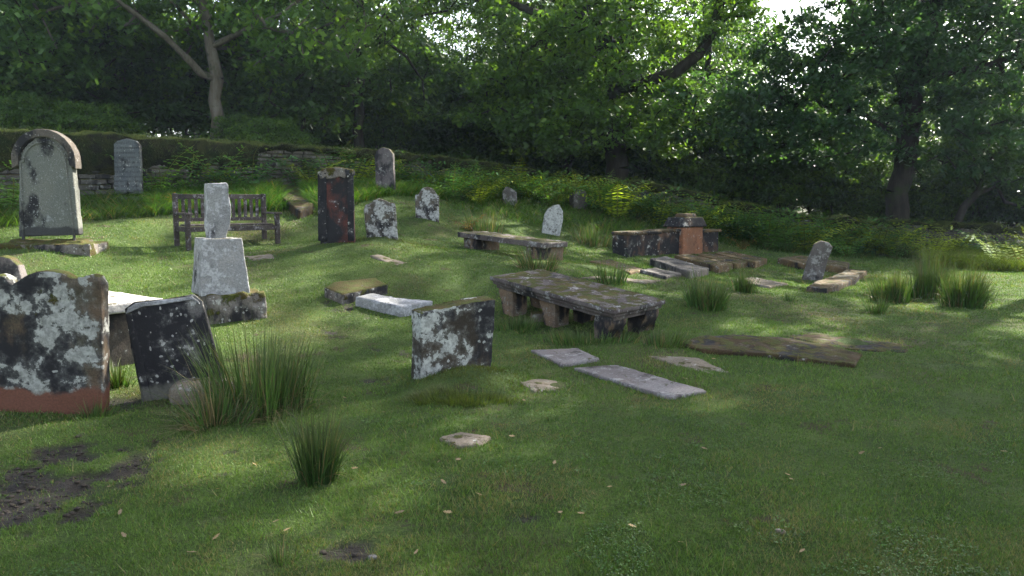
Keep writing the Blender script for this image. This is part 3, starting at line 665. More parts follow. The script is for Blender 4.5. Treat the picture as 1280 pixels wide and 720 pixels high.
def rush(label, u, v, rx, ry, hg, n, dry=.15, name='rush_clump', wid=.003, spread=.8, flop=.0, green=(.058, .125, .026), group=None, d=None):
    p = at(u, v); n = int(n * .72); nb = 16; ci = rng.integers(0, nb, n); cr = np.sqrt(rng.random(nb)); ca = rng.random(nb) * 2 * np.pi
    bx = cr[ci] * np.cos(ca[ci]) * .85 + rng.normal(0, .14, n); by = cr[ci] * np.sin(ca[ci]) * .85 + rng.normal(0, .14, n)
    r = np.minimum(np.hypot(bx, by), 1.3); a = np.arctan2(by, bx); lx, ly = bx * rx, by * ry
    lz = h(p[0] + lx, p[1] + ly) - p[2] - .02
    H = hg * (.7 + .45 * rng.random(nb))[ci] * (.45 + .75 * rng.random(n)) * (1.08 - .25 * r ** 2 + .18 * n2(lx, ly, 9, 2, n)); ang = a + rng.normal(0, .5, n); out = r * spread
    bend = .05 + .30 * rng.random(n) ** 2 * (1 + r)
    col = np.array(green) * (.3 + 1.3 * rng.random(n))[:, None]; s = rng.random(n) < dry; col[s] = np.array([.26, .20, .10]) * (.4 + .8 * rng.random(s.sum()))[:, None]
    fl = s & (rng.random(n) < .5 + flop); bend[fl] = .8 + rng.random(fl.sum()) * .8; H[fl] *= .7
    V, fc, cc = blades(lx, ly, lz, H, np.full(n, wid * 1.35) * (.6 + .6 * rng.random(n)), np.cos(ang) * out, np.sin(ang) * out, bend, col, 4, np.array([.10, .105, .045]))
    o = link(name, mesh_np(name, V, fc, cc), M['rush']); o.location = p; tag(o, label, 'rush clump', group); return o
rush('huge shaggy rush clump with flopped straw stems right of the black headstone', 325, 512, .42, .34, .68, 1600, .30, flop=.2)
rush('shaggy pale straw and rush skirt at the left foot of the huge clump', 268, 530, .26, .20, .34, 700, .55, flop=.3, spread=1.4)
rush('neat small dark green rush clump in front of the huge shaggy one', 393, 602, .115, .09, .46, 700, .10, wid=.0024, green=(.03, .07, .018), spread=.75)
rush('sparse little tuft of thin blades at the bottom left of the lawn', 350, 700, .09, .06, .15, 110, .1, wid=.0016)
rush('upright rush clump on the lawn right of the big table tomb', 882, 385, .26, .2, .50, 900, .12, wid=.004, spread=.9)
rush('small rush clump between the table tomb rushes and the leaning brown stone', 932, 365, .2, .15, .42, 420, .12, wid=.004)
rush('short brownish rush clump directly behind the big table tomb', 764, 353, .25, .15, .40, 320, .25, wid=.004)
rush('broad left part of the rush bed on the right-hand lawn', 1120, 378, .42, .25, .50, 1300, .2, wid=.004)
rush('tall middle part of the rush bed on the right-hand lawn', 1160, 372, .38, .28, .72, 1500, .2, wid=.004, spread=.6)
rush('tall right end of the rush bed on the right-hand lawn', 1205, 384, .30, .22, .66, 1500, .12, wid=.004, spread=.7)
rush('low outlying tuft in front of the left part of the rush bed', 1095, 392, .14, .1, .28, 300, .1, wid=.0035)
rush('dry tussock behind the left end of the low table tomb', 605, 292, .35, .25, .55, 420, .45, wid=.006)
rush('straggly pale tussock at the right foot of the low table tomb', 672, 335, .28, .2, .36, 420, .55, wid=.0045, spread=1.2)
rush('dry tussock right of the pale jagged headstone', 738, 305, .4, .25, .5, 420, .4, wid=.006)
rush('small green tuft in front of the pale jagged headstone', 693, 313, .2, .15, .3, 260, .15, wid=.005)
rush('shaggy yellow-green moss and grass mound round the foot of the central leaning slab', 578, 496, .44, .2, .085, 4200, .06, wid=.002, spread=1.3, green=(.11, .155, .02), name='moss_tuft')
rush('green tuft between the two foreground headstones at left', 146, 482, .12, .1, .24, 420, .05, wid=.003, green=(.05, .11, .018), spread=1.1)
rush('grass tuft at the right foot of the big scrolled headstone', 118, 520, .14, .08, .16, 260, .2, wid=.002, spread=1.3)
rush('ring of coarse grass under the left end of the big table tomb', 645, 412, .28, .22, .20, 620, .15, wid=.003, spread=1.2)
rush('coarse grass under the front corner of the big table tomb', 735, 428, .55, .2, .17, 900, .2, wid=.003, spread=1.2)
rush('coarse grass at the right foot of the big table tomb', 825, 432, .28, .2, .22, 500, .25, wid=.003, spread=1.2)
rush('small tuft in the lawn in front of the rushes at right', 985, 376, .08, .06, .16, 120, .1, wid=.003)
rush('little dark tuft in the open lawn right of the central slab', 692, 527, .06, .05, .07, 110, .1, wid=.0016)
# long grass along the foot of the walls (uncountable)
def longgrass():
    V = []; Fc = []; Cc = []; off = 0
    for (u0, v0, d0, u1, v1, d1, w0, w1, n, hh, gr) in [(-60,0,12.5,200,0,15.0,-.5,1.0,5000,.35,(.05,.10,.018)),(190,0,15.5,400,0,17.0,-1.0,1.6,16000,.42,(.055,.13,.02)),(400,0,16.0,560,0,19.5,-.6,1.6,11000,.40,(.06,.13,.022)),
        (560,0,19,820,0,20.5,-1.2,1.5,3500,.34,(.06,.12,.022)),(820,0,20.5,1100,0,22,-.6,2,3000,.35,(.05,.1,.02)),(1160,0,20.5,1420,0,18,-1.2,2.0,13000,.6,(.11,.16,.03))]:
        tt = rng.random(n); off_ = w0 + (w1 - w0) * rng.random(n); dd = d0 + (d1 - d0) * tt + off_; x = (u0 + (u1 - u0) * tt - 640) / F * dd; y = dd
        k = n2(x, y, 1.1, 2, 8) > -.45; x, y = x[k], y[k]
        for q in holes:
            kk = ~inside(q, x, y); x, y = x[kk], y[kk]
        m = len(x); z = h(x, y) - .02; a = rng.random(m) * 2 * np.pi; H = hh * (.4 + .6 * rng.random(m)) * (1 + .5 * n2(x, y, .8, 2, 4))
        col = np.array(gr) * (.5 + .9 * rng.random(m))[:, None]; s = rng.random(m) < .08; col[s] = (.16, .14, .06)
        a_, b_, c_ = blades(x, y, z, H, np.full(m, .008), np.cos(a), np.sin(a), .25 + .5 * rng.random(m), col, 3)
        V.append(a_); Fc.append(b_ + off); Cc.append(c_); off += len(a_)
    tag(link('long_grass', mesh_np('long_grass', np.concatenate(V), np.concatenate(Fc), np.concatenate(Cc)), M['fern']), 'long lush green grass along the foot of the bank and walls', 'long grass', kind='stuff')
longgrass()

# ------------------------------------------------------------------ bracken
def fern_mesh(seed, nf=8, L=.9, col=(.045, .095, .022), pale=0.):
    r = np.random.default_rng(seed); V = []; Fc = []; Cc = []
    for f in range(nf):
        a = f * 2 * np.pi / nf + r.normal(0, .35); ln = L * (.65 + .5 * r.random()); droop = .45 + .5 * r.random(); up = 1.05 + .45 * r.random()
        n = 13; cf = np.array(col) * 1.8 * (.45 + .95 * r.random())
        if r.random() < .08: cf = np.array([.15, .08, .03])
        for i in range(2, n):
            t = i / n; rr = ln * (t * .55 + .45 * t * t * droop * 1.6); zz = ln * up * (t - .62 * droop * t * t)
            c = np.array([math.cos(a) * rr, math.sin(a) * rr, zz]); out = np.array([math.cos(a), math.sin(a), 0]); side = np.array([-math.sin(a), math.cos(a), 0])
            tang = np.array([out[0] * .7, out[1] * .7, .6 - 1.1 * droop * t])
            w = ln * .42 * math.sin(min(1, (1 - t) * 1.25) * 1.45) * (.25 + t * 1.1 if t < .6 else 1) * (1 - t * .25)
            for sg in (-1, 1):
                tip = c + side * sg * w + tang * w * .25 + np.array([0, 0, -.10 * w + r.normal(0, .035)])
                m = 2; dv = (tip - c) / m; wd = tang / np.linalg.norm(tang) * (ln / n) * .50
                for q in range(m):
                    p0 = c + dv * q; p1 = c + dv * (q + 1.0); e = wd * (1 - q / m * .55); b = len(V)
                    V += [p0, (p0 + p1) / 2 + e * .9 + dv * .1, p1, (p0 + p1) / 2 - e * .9 + dv * .1]; Fc.append((b, b + 1, b + 2, b + 3)); k = .8 + .4 * r.random(); Cc += [cf * k] * 4
        b = len(V); w = .006
        for (t0, t1) in ((0, .3), (.3, .65), (.65, 1)):
            pp = []
            for t in (t0, t1):
                rr = ln * (t * .55 + .45 * t * t * droop * 1.6); zz = ln * up * (t - .62 * droop * t * t); c = np.array([math.cos(a) * rr, math.sin(a) * rr, zz]); pp += [c + np.array([-math.sin(a) * w, math.cos(a) * w, 0]), c - np.array([-math.sin(a) * w, math.cos(a) * w, 0])]
            b = len(V); V += pp; Fc.append((b, b + 1, b + 3, b + 2)); Cc += [np.array([.09, .10, .04])] * 4
    return mesh_np('bracken', np.array(V), np.array(Fc), np.array(Cc))
FY = fern_mesh(6, 8, .9, (.13, .17, .02))
FM = [fern_mesh(1, 8, .85), fern_mesh(2, 9, 1.0, (.05, .105, .03)), fern_mesh(3, 7, .75, (.07, .125, .022)), fern_mesh(4, 8, .9, (.035, .085, .035))]
FB = fern_mesh(5, 6, .6, (.11, .06, .02))
def fern(x, y, me, label, group, s=1., name='bracken_fern'):
    o = link(name, me, M['fern']); o.location = (x, y, float(h(x, y)) - .05); o.rotation_euler = (random.uniform(-.15, .15), random.uniform(-.15, .15), random.random() * 6.28); o.scale = (s, s, s); tag(o, label, 'fern', group); return o
zones = [  # u0,d0,u1,d1, offset range, count, label, group
 (190,16.2,400,18.2,-.4,.9,20,'dark green bracken fern below the mossy wall above the bench','ferns above the bench'),
 (-120,12.2,20,13.8,-.1,.9,12,'dark bracken fern behind the arched headstone at the left edge','ferns at the left edge'),
 (400,18.8,560,21.4,-.6,1.3,26,'bracken fern under the mossy wall around the narrow headstone','ferns round the narrow headstone'),
 (560,20.2,760,23.0,-1.5,1.6,66,'bluish green bracken fern on the steep bank above the low table tomb','ferns on the bank'),
 (740,20.8,960,22.2,-.6,2.2,62,'bracken fern in the thick bed behind the block tomb','ferns behind the block tomb'),
 (940,21.4,1140,22.8,-.9,2.4,58,'bracken fern in front of the ruined wall at right','ferns by the ruined wall'),
 (1140,22.4,1400,22.0,-1.0,1.4,24,'bracken fern near the right edge behind the rush bed','ferns near the right edge')]
for (u0, d0, u1, d1, o0, o1, n, lab, grp) in zones:
    for i in range(n):
        tt = (i + random.random()) / n; dd = d0 + (d1 - d0) * tt + random.uniform(o0, o1); x = (u0 + (u1 - u0) * tt - 640) / F * dd
        if any(np.hypot(*(q.mean(0) - (x, dd))) < .45 for q in holes): continue
        uu = x / dd * F + 640
        # keep the stones in the ferns visible
        if any(abs(uu - su) < sw and dd < sd + .1 and dd > sd - 3.5 for su, sw, sd in ((637, 14, 20), (726, 14, 21), (690, 22, 18), (481, 18, 17.6), (535, 20, 16), (362, 24, 17.5))): continue
        yl = random.random() < (.55 if u0 >= 1140 else (.28 if u0 >= 560 else .1))
        fern(x, dd, FY if yl else FM[random.randrange(4)], ('yellowish ' + lab) if yl else lab, grp, random.uniform(.75, 1.25) * (1.15 if u0 >= 740 else 1))
for (u, v, lab) in ((206, 262, 'rusty brown dead fern at the left end of the bench'), (585, 288, 'rusty brown fern patch at the foot of the bank'), (928, 312, 'rusty brown fern beside the orange-mossed ledger slab'), (1068, 318, 'rusty fern at the end of the kerb stones')):
    p = at(u, v); fern(p[0], p[1], FB, lab, None, .7)
FP = fern_mesh(9, 7, 1.0, (.22, .27, .18))  # pale frond colour stands in for back light glinting off the leaves
p = P(1248, 318, 19.5); fern(p[0], 19.5, FP, 'large fern at the right edge, light glare painted pale into its fronds', None, 1.15)
p = P(1275, 318, 19.0); fern(p[0], 19.0, FP, 'second fern with pale painted glare, cut by the right edge', None, .9)

# ------------------------------------------------------------------ walls
def wall(name, label, path, hscale, thick, mosscov, seed, part_moss=True, ruin=0.):
    pts = np.array([P(u, v, d) for u, v, d in path]); seg = np.linalg.norm(np.diff(pts[:, :2], axis=0), axis=1); S_ = np.r_[0, np.cumsum(seg)]; tot = S_[-1]
    def pos(s): return np.array([np.interp(s, S_, pts[:, k]) for k in range(3)])
    r = random.Random(seed); org = pos(0); org[2] = float(h(org[0], org[1]))
    t = empty(name, org, label, 'wall'); t['kind'] = 'thing'
    V = []; Fc = []
    def stone(c, ax, ay, L, D, Hh):
        b = len(V); j = lambda q: r.uniform(-q, q)
        for sx in (-1, 1):
            for sy in (-1, 1):
                for sz in (-1, 1):
                    q = c + ax * sx * L * .5 * (1 + j(.08)) + ay * sy * D * .5 * (1 + j(.1)) + np.array([0, 0, sz * Hh * .5 * (1 + j(.15))]); V.append(q)
        for f in ((0, 1, 3, 2), (4, 6, 7, 5), (0, 4, 5, 1), (2, 3, 7, 6), (0, 2, 6, 4), (1, 5, 7, 3)): Fc.append([b + i for i in f])
    s = 0.
    nrow = 12
    for row in range(nrow):
        s = r.uniform(-.2, 0)
        while s < tot:
            L = r.uniform(.18, .5); p = pos(min(max(s + L / 2, 0), tot)); q = pos(min(s + L / 2 + .1, tot)); q0 = pos(min(max(s + L / 2 - .1, 0), tot - .2)); ax = q - q0; ax[2] = 0; ax /= np.linalg.norm(ax); ay = np.array([-ax[1], ax[0], 0])
            g = float(h(p[0], p[1])) - .1; top = p[2] - .08
            if ruin: top -= ruin * max(0, float(n2(np.array([s]), np.array([0.]), 1.1, 2, seed)[0])) * 1.4
            rh = (p[2] - g) / nrow * 1.0; zc_ = g + (row + .5) * rh
            if zc_ < top:
                for sd in (-1, 1): stone(np.array([p[0], p[1], zc_]) + ay * sd * (thick * .28 + r.uniform(-.025, .025)), ax, ay, L * .96, thick * .5, rh * r.uniform(.82, .97))
            s += L
    V = np.array(V) - org
    bm = bmesh.new(); vs = [bm.verts.new(v) for v in V]
    for f in Fc: bm.faces.new([vs[i] for i in f])
    bmesh.ops.recalc_face_normals(bm, faces=bm.faces); bmesh.ops.bevel(bm, geom=bm.edges[:], offset=.016, segments=1, affect='EDGES')
    me = bpy.data.meshes.new('stonework'); bm.to_mesh(me); bm.free(); link('stonework', me, M['wall'], t)
    # moss blanket over the top, ragged hem
    ns = int(tot / .05); nk = 26; G = np.zeros((ns, nk, 3)); 
    for i in range(ns):
        s = tot * i / (ns - 1); p = pos(s); q = pos(min(s + .1, tot)); q0 = pos(min(max(s - .1, 0), tot - .2)); ax = q - q0; ax[2] = 0; ax /= np.linalg.norm(ax); ay = np.array([-ax[1], ax[0], 0])
        tz = p[2]
        if ruin: tz -= ruin * max(0, float(n2(np.array([s]), np.array([0.]), 1.1, 2, seed)[0])) * 1.4
        g = float(h(p[0], p[1])); ht = tz - g
        cov = np.clip(mosscov(s / tot) + .35 * float(n2(np.array([s]), np.array([3.]), 1.3, 3, seed + 2)[0]), .08, 1.)
        for k in range(nk):
            f = k / (nk - 1) * 2 - 1; hw = thick / 2 + .06
            if abs(f) < .4: G[i, k] = np.array([p[0], p[1], tz + .03]) + ay * f / .4 * hw
            else:
                e = (abs(f) - .4) / .6; G[i, k] = np.array([p[0], p[1], tz + .03 - e * ht * cov]) + ay * np.sign(f) * (hw + .05 * math.sin(e * 3.14) - .07 * e ** 4)
    flatp = G.reshape(-1, 3); nz = fbm(flatp * 3.5, 4, seed); nf = fbm(flatp * 13, 2, seed + 4)
    G += (nz * .10 + nf * .035).reshape(ns, nk, 1) * np.array([.35, .6, 1.0])
    i = np.arange(ns * nk).reshape(ns, nk); fc = np.stack([i[:-1, :-1], i[1:, :-1], i[1:, 1:], i[:-1, 1:]], -1).reshape(-1, 4)
    link('moss_cover', mesh_np('moss_cover', G.reshape(-1, 3) - org, fc, smooth=True), M['moss'], t)
    # moss/grass fringe sprouting from the blanket
    m = int(tot * 420); ii = rng.integers(0, ns, m); kk = rng.integers(3, nk - 3, m); B = G[ii, kk] - org + rng.normal(0, .025, (m, 3)); a = rng.random(m) * 6.28
    col = np.array([.055, .075, .016]) * (.5 + rng.random(m))[:, None]
    a_, b_, c_ = blades(B[:, 0], B[:, 1], B[:, 2] - .02, .05 + .07 * rng.random(m), np.full(m, .006), np.cos(a), np.sin(a), .5 * np.ones(m), col, 2)
    link('moss_fringe', mesh_np('moss_fringe', a_, b_, c_), M['grass'], t)
wall('dry_stone_wall', 'long dry stone wall under a thick moss blanket, running back from the left edge', [(-330,142,12.6),(-120,155,14.0),(0,164,15),(160,171,16.2),(300,180,18),(400,186,19.5),(500,193,21.5),(600,204,24),(660,214,26)], 1, .5,
     lambda f: .62 if f < .45 else (.22 if f < .74 else .55), 3)
wall('ruined_wall', 'tumbled low dry stone wall with yellow moss behind the ferns and block tomb at right', [(735,222,26.5),(790,224,25),(860,240,24.4),(930,257,24.6),(1000,270,25.4),(1100,272,26.2),(1200,280,27),(1420,285,27.5)], 1, .55, lambda f: .3, 5, ruin=.22)

# ------------------------------------------------------------------ trees
def tube(segs, sides):   # segs: list of (p0, p1, r0, r1)
    n = len(segs); A = np.array([s[0] for s in segs]); B = np.array([s[1] for s in segs]); r0 = np.array([s[2] for s in segs]); r1 = np.array([s[3] for s in segs])
    D = B - A; D /= np.linalg.norm(D, axis=1)[:, None] + 1e-9; ref = np.where(np.abs(D[:, 2:3]) > .9, np.array([[1., 0, 0]]), np.array([[0, 0, 1.]]))
    U = np.cross(D, ref); U /= np.linalg.norm(U, axis=1)[:, None]; W = np.cross(D, U); V = np.empty((n, 2, sides, 3))
    for k in range(sides):
        a = 2 * math.pi * k / sides; o = math.cos(a) * U + math.sin(a) * W; V[:, 0, k] = A + o * r0[:, None]; V[:, 1, k] = B + o * r1[:, None]
    b = (np.arange(n) * 2 * sides)[:, None]; fc = []
    for k in range(sides): k2 = (k + 1) % sides; fc.append(b + np.array([k, k2, sides + k2, sides + k]))
    return V.reshape(-1, 3), np.stack(fc, 1).reshape(-1, 4)
def tree_meshes(seed, trunk, crown, nclump, leaves, leaf=.11, cl=.55, col=(.045, .085, .018), gap=.0, tipr=.012, extra=None, minr=.5, yel=.15):
    """trunk: list of polylines [(x,y,z,r)...] (first is the stem); crown: ellipsoids (cx,cy,cz,rx,ry,rz,weight)"""
    r = np.random.default_rng(seed); nodes = []; par = []; rad = []
    for pl in trunk:
        prev = -1
        if nodes: q = np.array(pl[0][:3]); prev = int(np.argmin(((np.array(nodes) - q) ** 2).sum(1)))
        pl = np.array(pl, float); dense = []
        for a, b in zip(pl[:-1], pl[1:]):
            k = max(1, int(np.linalg.norm(b[:3] - a[:3]) / .5)); dense += [a + (b - a) * i / k for i in range(k)]
        dense.append(pl[-1])
        for i, q in enumerate(dense):
            q = q.copy()
            if i: q[:3] += r.normal(0, .045, 3)
            nodes.append(q[:3]); par.append(prev); rad.append(q[3]); prev = len(nodes) - 1
    w = np.array([c[6] for c in crown], float); w /= w.sum(); T = []
    while len(T) < nclump:
        c = crown[r.choice(len(crown), p=w)]; v = r.normal(0, 1, 3); v /= np.linalg.norm(v); v *= (minr + (1 - minr) * r.random() ** .6) if r.random() < .75 else r.random()
        p = np.array([c[0] + v[0] * c[3], c[1] + v[1] * c[4], c[2] + v[2] * c[5]])
        if p[2] < .5: continue
        if vnoise(p * .42 + seed * 5.1, seed) < gap - .35: continue
        T.append(p)
    T = np.array(T); stem = np.array(nodes); dist = np.min(np.linalg.norm(T[:, None] - stem[None], axis=2), 1); T = T[np.argsort(dist)]
    N = np.zeros((len(nodes) + nclump * 8, 3)); N[:len(nodes)] = stem; cnt = len(nodes); tips = []
    for p in T:
        dd = N[:cnt] - p; ds = np.sqrt((dd ** 2).sum(1)) + .35 * np.maximum(0, dd[:, 2]) ; j = int(np.argmin(ds)); q = N[j].copy(); L = np.linalg.norm(p - q); k = int(np.clip(L / .55, 1, 7)); prev = j
        perp = r.normal(0, 1, 3) * L * .10
        for i in range(1, k + 1):
            f = i / k; s = q + (p - q) * f + perp * math.sin(f * math.pi) + np.array([0, 0, L * .12 * math.sin(f * math.pi)])
            N[cnt] = s; par.append(prev); rad.append(0); prev = cnt; cnt += 1
        tips.append(prev)
    N = N[:cnt]; par = np.array(par); wgt = np.zeros(cnt); wgt[tips] = 1
    for i in range(cnt - 1, -1, -1):
        if par[i] >= 0: wgt[par[i]] += wgt[i]
    R_ = np.maximum(tipr * np.maximum(wgt, 1) ** .43, 0); R_ = np.where(np.array(rad) > 0, np.maximum(rad, 0), R_)
    big = []; small = []; thr = min(.08, float(R_.max()) * .6)
    for i in range(cnt):
        j = par[i]
        if j < 0 or np.linalg.norm(N[j] - N[i]) < 1e-4: continue
        r1 = R_[i]; r0 = min(R_[j], r1 * 1.35) if R_[i] < R_[j] * .6 else R_[j]
        (big if r1 > thr else small).append((N[j], N[i] + (N[i] - N[j]) * .04, r0, r1))
    Va, Fa = tube(big, 11); Vb, Fb = tube(small, 4)
    Va = Va + (fbm(Va * 4, 3, seed) * .03)[:, None] * np.array([1, 1, 0])
    wood = mesh_np('trunk', np.concatenate([Va, Vb]), np.concatenate([Fa, Fb + len(Va)]), smooth=True)
    # leaves: flat sprays round every tip
    tp = N[tips]; n = nclump * leaves; c = np.repeat(tp, leaves, 0); sz = np.repeat(cl * (.6 + .7 * r.random(nclump)), leaves)
    off = r.normal(0, .5, (n, 3)) * sz[:, None] * np.array([1, 1, .42]); pos = c + off
    a = r.random(n) * 2 * np.pi; tilt = r.normal(0, .85, n); s = leaf * (.6 + .8 * r.random(n))
    ux = np.stack([np.cos(a), np.sin(a), r.normal(-.3, .55, n)], -1); vx = np.stack([-np.sin(a) * np.cos(tilt), np.cos(a) * np.cos(tilt), np.sin(tilt)], -1)
    V = np.empty((n, 4, 3)); V[:, 0] = pos - ux * s[:, None] * .5; V[:, 1] = pos + vx * s[:, None] * .36 + ux * s[:, None] * .05; V[:, 2] = pos + ux * s[:, None] * .55; V[:, 3] = pos - vx * s[:, None] * .36 + ux * s[:, None] * .05
    cc = np.array(col) * 1.55 * (.75 + .5 * r.random(n))[:, None] * np.repeat(.8 + .4 * r.random(nclump), leaves)[:, None]
    ye = np.repeat(r.random(nclump) < yel, leaves); cc[ye] = cc[ye] * np.array([1.5, 1.35, .9])
    crownm = mesh_np('crown', V.reshape(-1, 3), np.arange(n * 4).reshape(-1, 4), np.repeat(cc, 4, 0))
    return wood, crownm
def put_tree(name, label, x, y, wm, cm, bark='bark', rz=0., s=1., group=None, z=None, cat='tree'):
    t = empty(name, (x, y, float(h(x, y)) - .1 if z is None else z), label, cat, group, rz); t.scale = (s, s, s)
    link('trunk', wm, M[bark], t); link('crown', cm, M['leaf'], t); return t
def rel(u, v, d, org): p = P(u, v, d); return tuple(p - org)
def px_tree(name, label, u, d, lines, crown, seed, bark='bark', **kw):
    p = P(u, 250, d); g = float(h(p[0], d)) - .1; org = np.array([p[0], d, g]); tr = []
    for ln in lines:
        tr.append([(*( (0, 0, 0) if q is None else rel(q[0], q[1], q[2], org)), q_r) for q, q_r in ln])
    cr = [(*rel(c[0], c[1], c[2], org), c[3], c[4], c[5], c[6]) for c in crown]
    w_, c_ = tree_meshes(seed, tr, cr, **kw); return put_tree(name, label, p[0], d, w_, c_, bark)
# hand-shaped trees of the front row
px_tree('oak_tree', 'oak with short pale trunk and a dark arching limb behind the left wall', 272, 22,
    [[(None, .20), ((272,150,22), .17), ((270,98,22), .16), ((262,60,22), .14), ((255,0,22), .12), ((250,-120,22), .06)],
     [((270,98,22), .10), ((250,92,21.6), .10), ((232,70,21.2), .09), ((205,45,20.8), .08), ((175,20,20.5), .07), ((135,-5,20), .05)],
     [((262,60,22), .10), ((300,40,22), .08), ((350,20,22), .05), ((395,-20,22), .03)]],
    [(200,-40,21,4.2,3,2.2,1.3), (320,-10,22,4,3,2.6,1.2), (260,-230,22.5,5.5,4,4.5,2), (110,70,22,2.0,2,1.2,.3)], 11, bark='barkl', nclump=520, leaves=48, leaf=.155, col=(.05, .10, .024), gap=.2, yel=.35)
px_tree('slender_tree', 'slender dark-stemmed tree with open crown between the left oak and the central trees', 448, 27,
    [[(None, .19), ((449,120,27), .16), ((446,50,27), .14), ((452,-20,27), .11), ((450,-200,27), .05)],
     [((447,60,27), .06), ((480,55,27), .055), ((508,72,27), .045), ((530,100,27), .03)],
     [((447,90,27), .05), ((420,60,27), .04), ((400,40,27), .03)]],
    [(430,10,27,3.8,3,1.8,1), (500,-40,27,3.4,3,2.5,.9), (440,-240,27,4,4,5,1.8), (395,110,28,1.8,2,1.1,.3), (520,150,28,2.0,2,1.1,.35)], 12, nclump=440, leaves=40, leaf=.15, col=(.055, .10, .022), gap=.14, yel=.3)
px_tree('oak_tree', 'thick-trunked central oak with a pale crooked limb rising to the right', 770, 27.5,
    [[(None, .42), ((768,170,27.5), .36), ((770,110,27.5), .34), ((760,60,27.5), .28), ((735,20,27.5), .22), ((705,-40,27), .12), ((690,-200,27), .06)],
     [((770,110,27.5), .24), ((800,106,27), .20), ((840,90,26.5), .18), ((872,68,26), .17), ((893,40,25.6), .15), ((903,5,25.4), .14), ((915,-80,25), .07)],
     [((735,20,27.5), .15), ((690,22,26.5), .13), ((650,5,26), .11), ((600,-20,26), .07)],
     [((760,60,27.5), .13), ((725,62,26.5), .10), ((690,45,26), .07)],
     [((770,70,27.5), .18), ((790,20,27.5), .15), ((780,-60,27.5), .09)]],
    [(640,60,25.8,2.6,2,1.5,.7), (590,100,26.2,2.4,2,1.4,.65), (700,150,26,2.4,1.8,1.2,.6), (720,60,26,2.6,2,1.6,.6), (840,150,26.5,2.5,2,1.2,.45), (840,0,26,3,2.5,1.8,.7), (680,-120,27,4,4,2.8,1.2), (760,-180,27.5,6,5,4.5,2.0)], 13, nclump=800, leaves=48, leaf=.155, col=(.055, .105, .024), gap=.08, yel=.3)
px_tree('slim_tree', 'slim dark tree stem left of the thick-trunked oak', 712, 30,
    [[(None, .17), ((712,160,30), .15), ((706,90,30), .12), ((700,0,30), .07)]],
    [(700,60,30,3.4,3,2.4,1), (640,110,31,3,2,1.6,.6), (700,-100,30,4,4,4,1.4)], 14, nclump=300, leaves=45, leaf=.15, col=(.04, .08, .02))
px_tree('oak_tree', 'massive dark oak with forking trunk at right, just behind the ruined wall', 1125, 27.5,
    [[(None, .42), ((1124,240,27.5), .36), ((1133,185,27.5), .36), ((1138,130,27.5), .38), ((1140,85,27.5), .34), ((1160,40,27.5), .26), ((1170,0,27.5), .2), ((1180,-150,27.5), .08)],
     [((1140,90,27.5), .22), ((1115,62,27.5), .18), ((1085,40,27.5), .14), ((1060,0,27.5), .1), ((1030,-60,27), .06)],
     [((1135,165,27.5), .12), ((1105,160,27), .10), ((1075,140,26.5), .07), ((1030,110,26), .05)],
     [((1140,110,27.5), .14), ((1200,90,27), .10), ((1270,70,26.5), .07)]],
    [(1040,70,26.5,3.4,2.6,1.6,.9), (1220,60,26.5,3.6,2.6,2,1), (960,120,26,3.2,2.2,1.7,.8), (1210,160,26.5,3,2,1.4,.6), (1010,170,26.5,2.6,2,1.2,.5), (1120,-20,27,4,3.5,1.8,1), (1150,-220,27.5,7,5.5,4.5,2.6), (890,130,26,2.2,2,1.4,.35), (1250,15,28.5,3.6,3,2.2,.8), (1180,70,28.5,3.6,3,2,.6)], 15, nclump=1100, leaves=62, leaf=.155, col=(.028, .062, .027), gap=.03, yel=.06)
px_tree('bent_tree', 'low crooked tree bending right behind the ruined wall near the right edge', 1192, 28,
    [[(None, .16), ((1205,258,28), .13), ((1222,238,28), .12), ((1250,228,28), .10), ((1290,222,28), .07)],
     [((1245,230,28), .07), ((1260,250,28), .06), ((1290,262,28), .04)], [((1222,238,28), .07), ((1235,205,28), .05), ((1240,170,28), .04)]],
    [(1260,190,28,2.6,2,1.3,1), (1320,210,28,2.2,2,1.6,.6), (1180,190,28.5,1.8,1.6,1,.5)], 16, nclump=230, leaves=45, leaf=.13, col=(.04, .08, .02), gap=.12, yel=.2)
px_tree('oak_tree', 'dark oak whose limbs reach in from beyond the left edge above the arched headstone', -90, 21,
    [[(None, .3), ((-95,80,21), .26), ((-80,-20,21), .2), ((-70,-200,21), .1)],
     [((-90,80,21), .13), ((-30,66,21), .11), ((20,60,21), .09), ((60,68,21), .05)], [((-85,20,21), .12), ((-10,30,21), .09), ((40,-5,21), .06)]],
    [(30,40,21,3,2.4,1.5,1), (100,10,21,3,2.4,2,1), (-60,-60,21,5,4,4,2), (10,110,22,2.6,2,1.1,.7), (60,-180,22,4,4,4,1.5)], 17, nclump=520, leaves=48, leaf=.155, col=(.042, .085, .026), gap=.18)

# generic woodland trees and hazel-like bushes, shared meshes
G1 = tree_meshes(31, [[(0,0,0,.26),(.1,0,3,.22),(-.2,.1,7,.18),(.1,0,12,.10),(0,0,16,.04)]], [(0,0,9,4,4,6,2),(1.5,0,14,3.5,3.5,3.5,1),(-1,0,5,3.5,3.5,1.8,.5)], 420, 46, .19, .7, (.040, .080, .020), .08)
G2 = tree_meshes(32, [[(0,0,0,.32),(-.2,0,3,.26),(-.6,0,6,.20),(-.8,0,12,.08)],[(-.2,0,3,.2),(1.2,.3,6,.15),(1.8,.5,11,.07)]], [(-1,0,10,4,4,5,2),(2,0,8,3.6,3.6,4.5,1.5),(0,0,4.5,4,4,1.6,.6)], 420, 46, .19, .7, (.055, .10, .022), .1, yel=.25)
G3 = tree_meshes(33, [[(0,0,0,.2),(.3,0,3,.17),(.2,.2,8,.12),(0,0,13,.05)]], [(0,0,8,3,3,5.5,2)], 300, 46, .18, .7, (.035, .072, .022), .04)
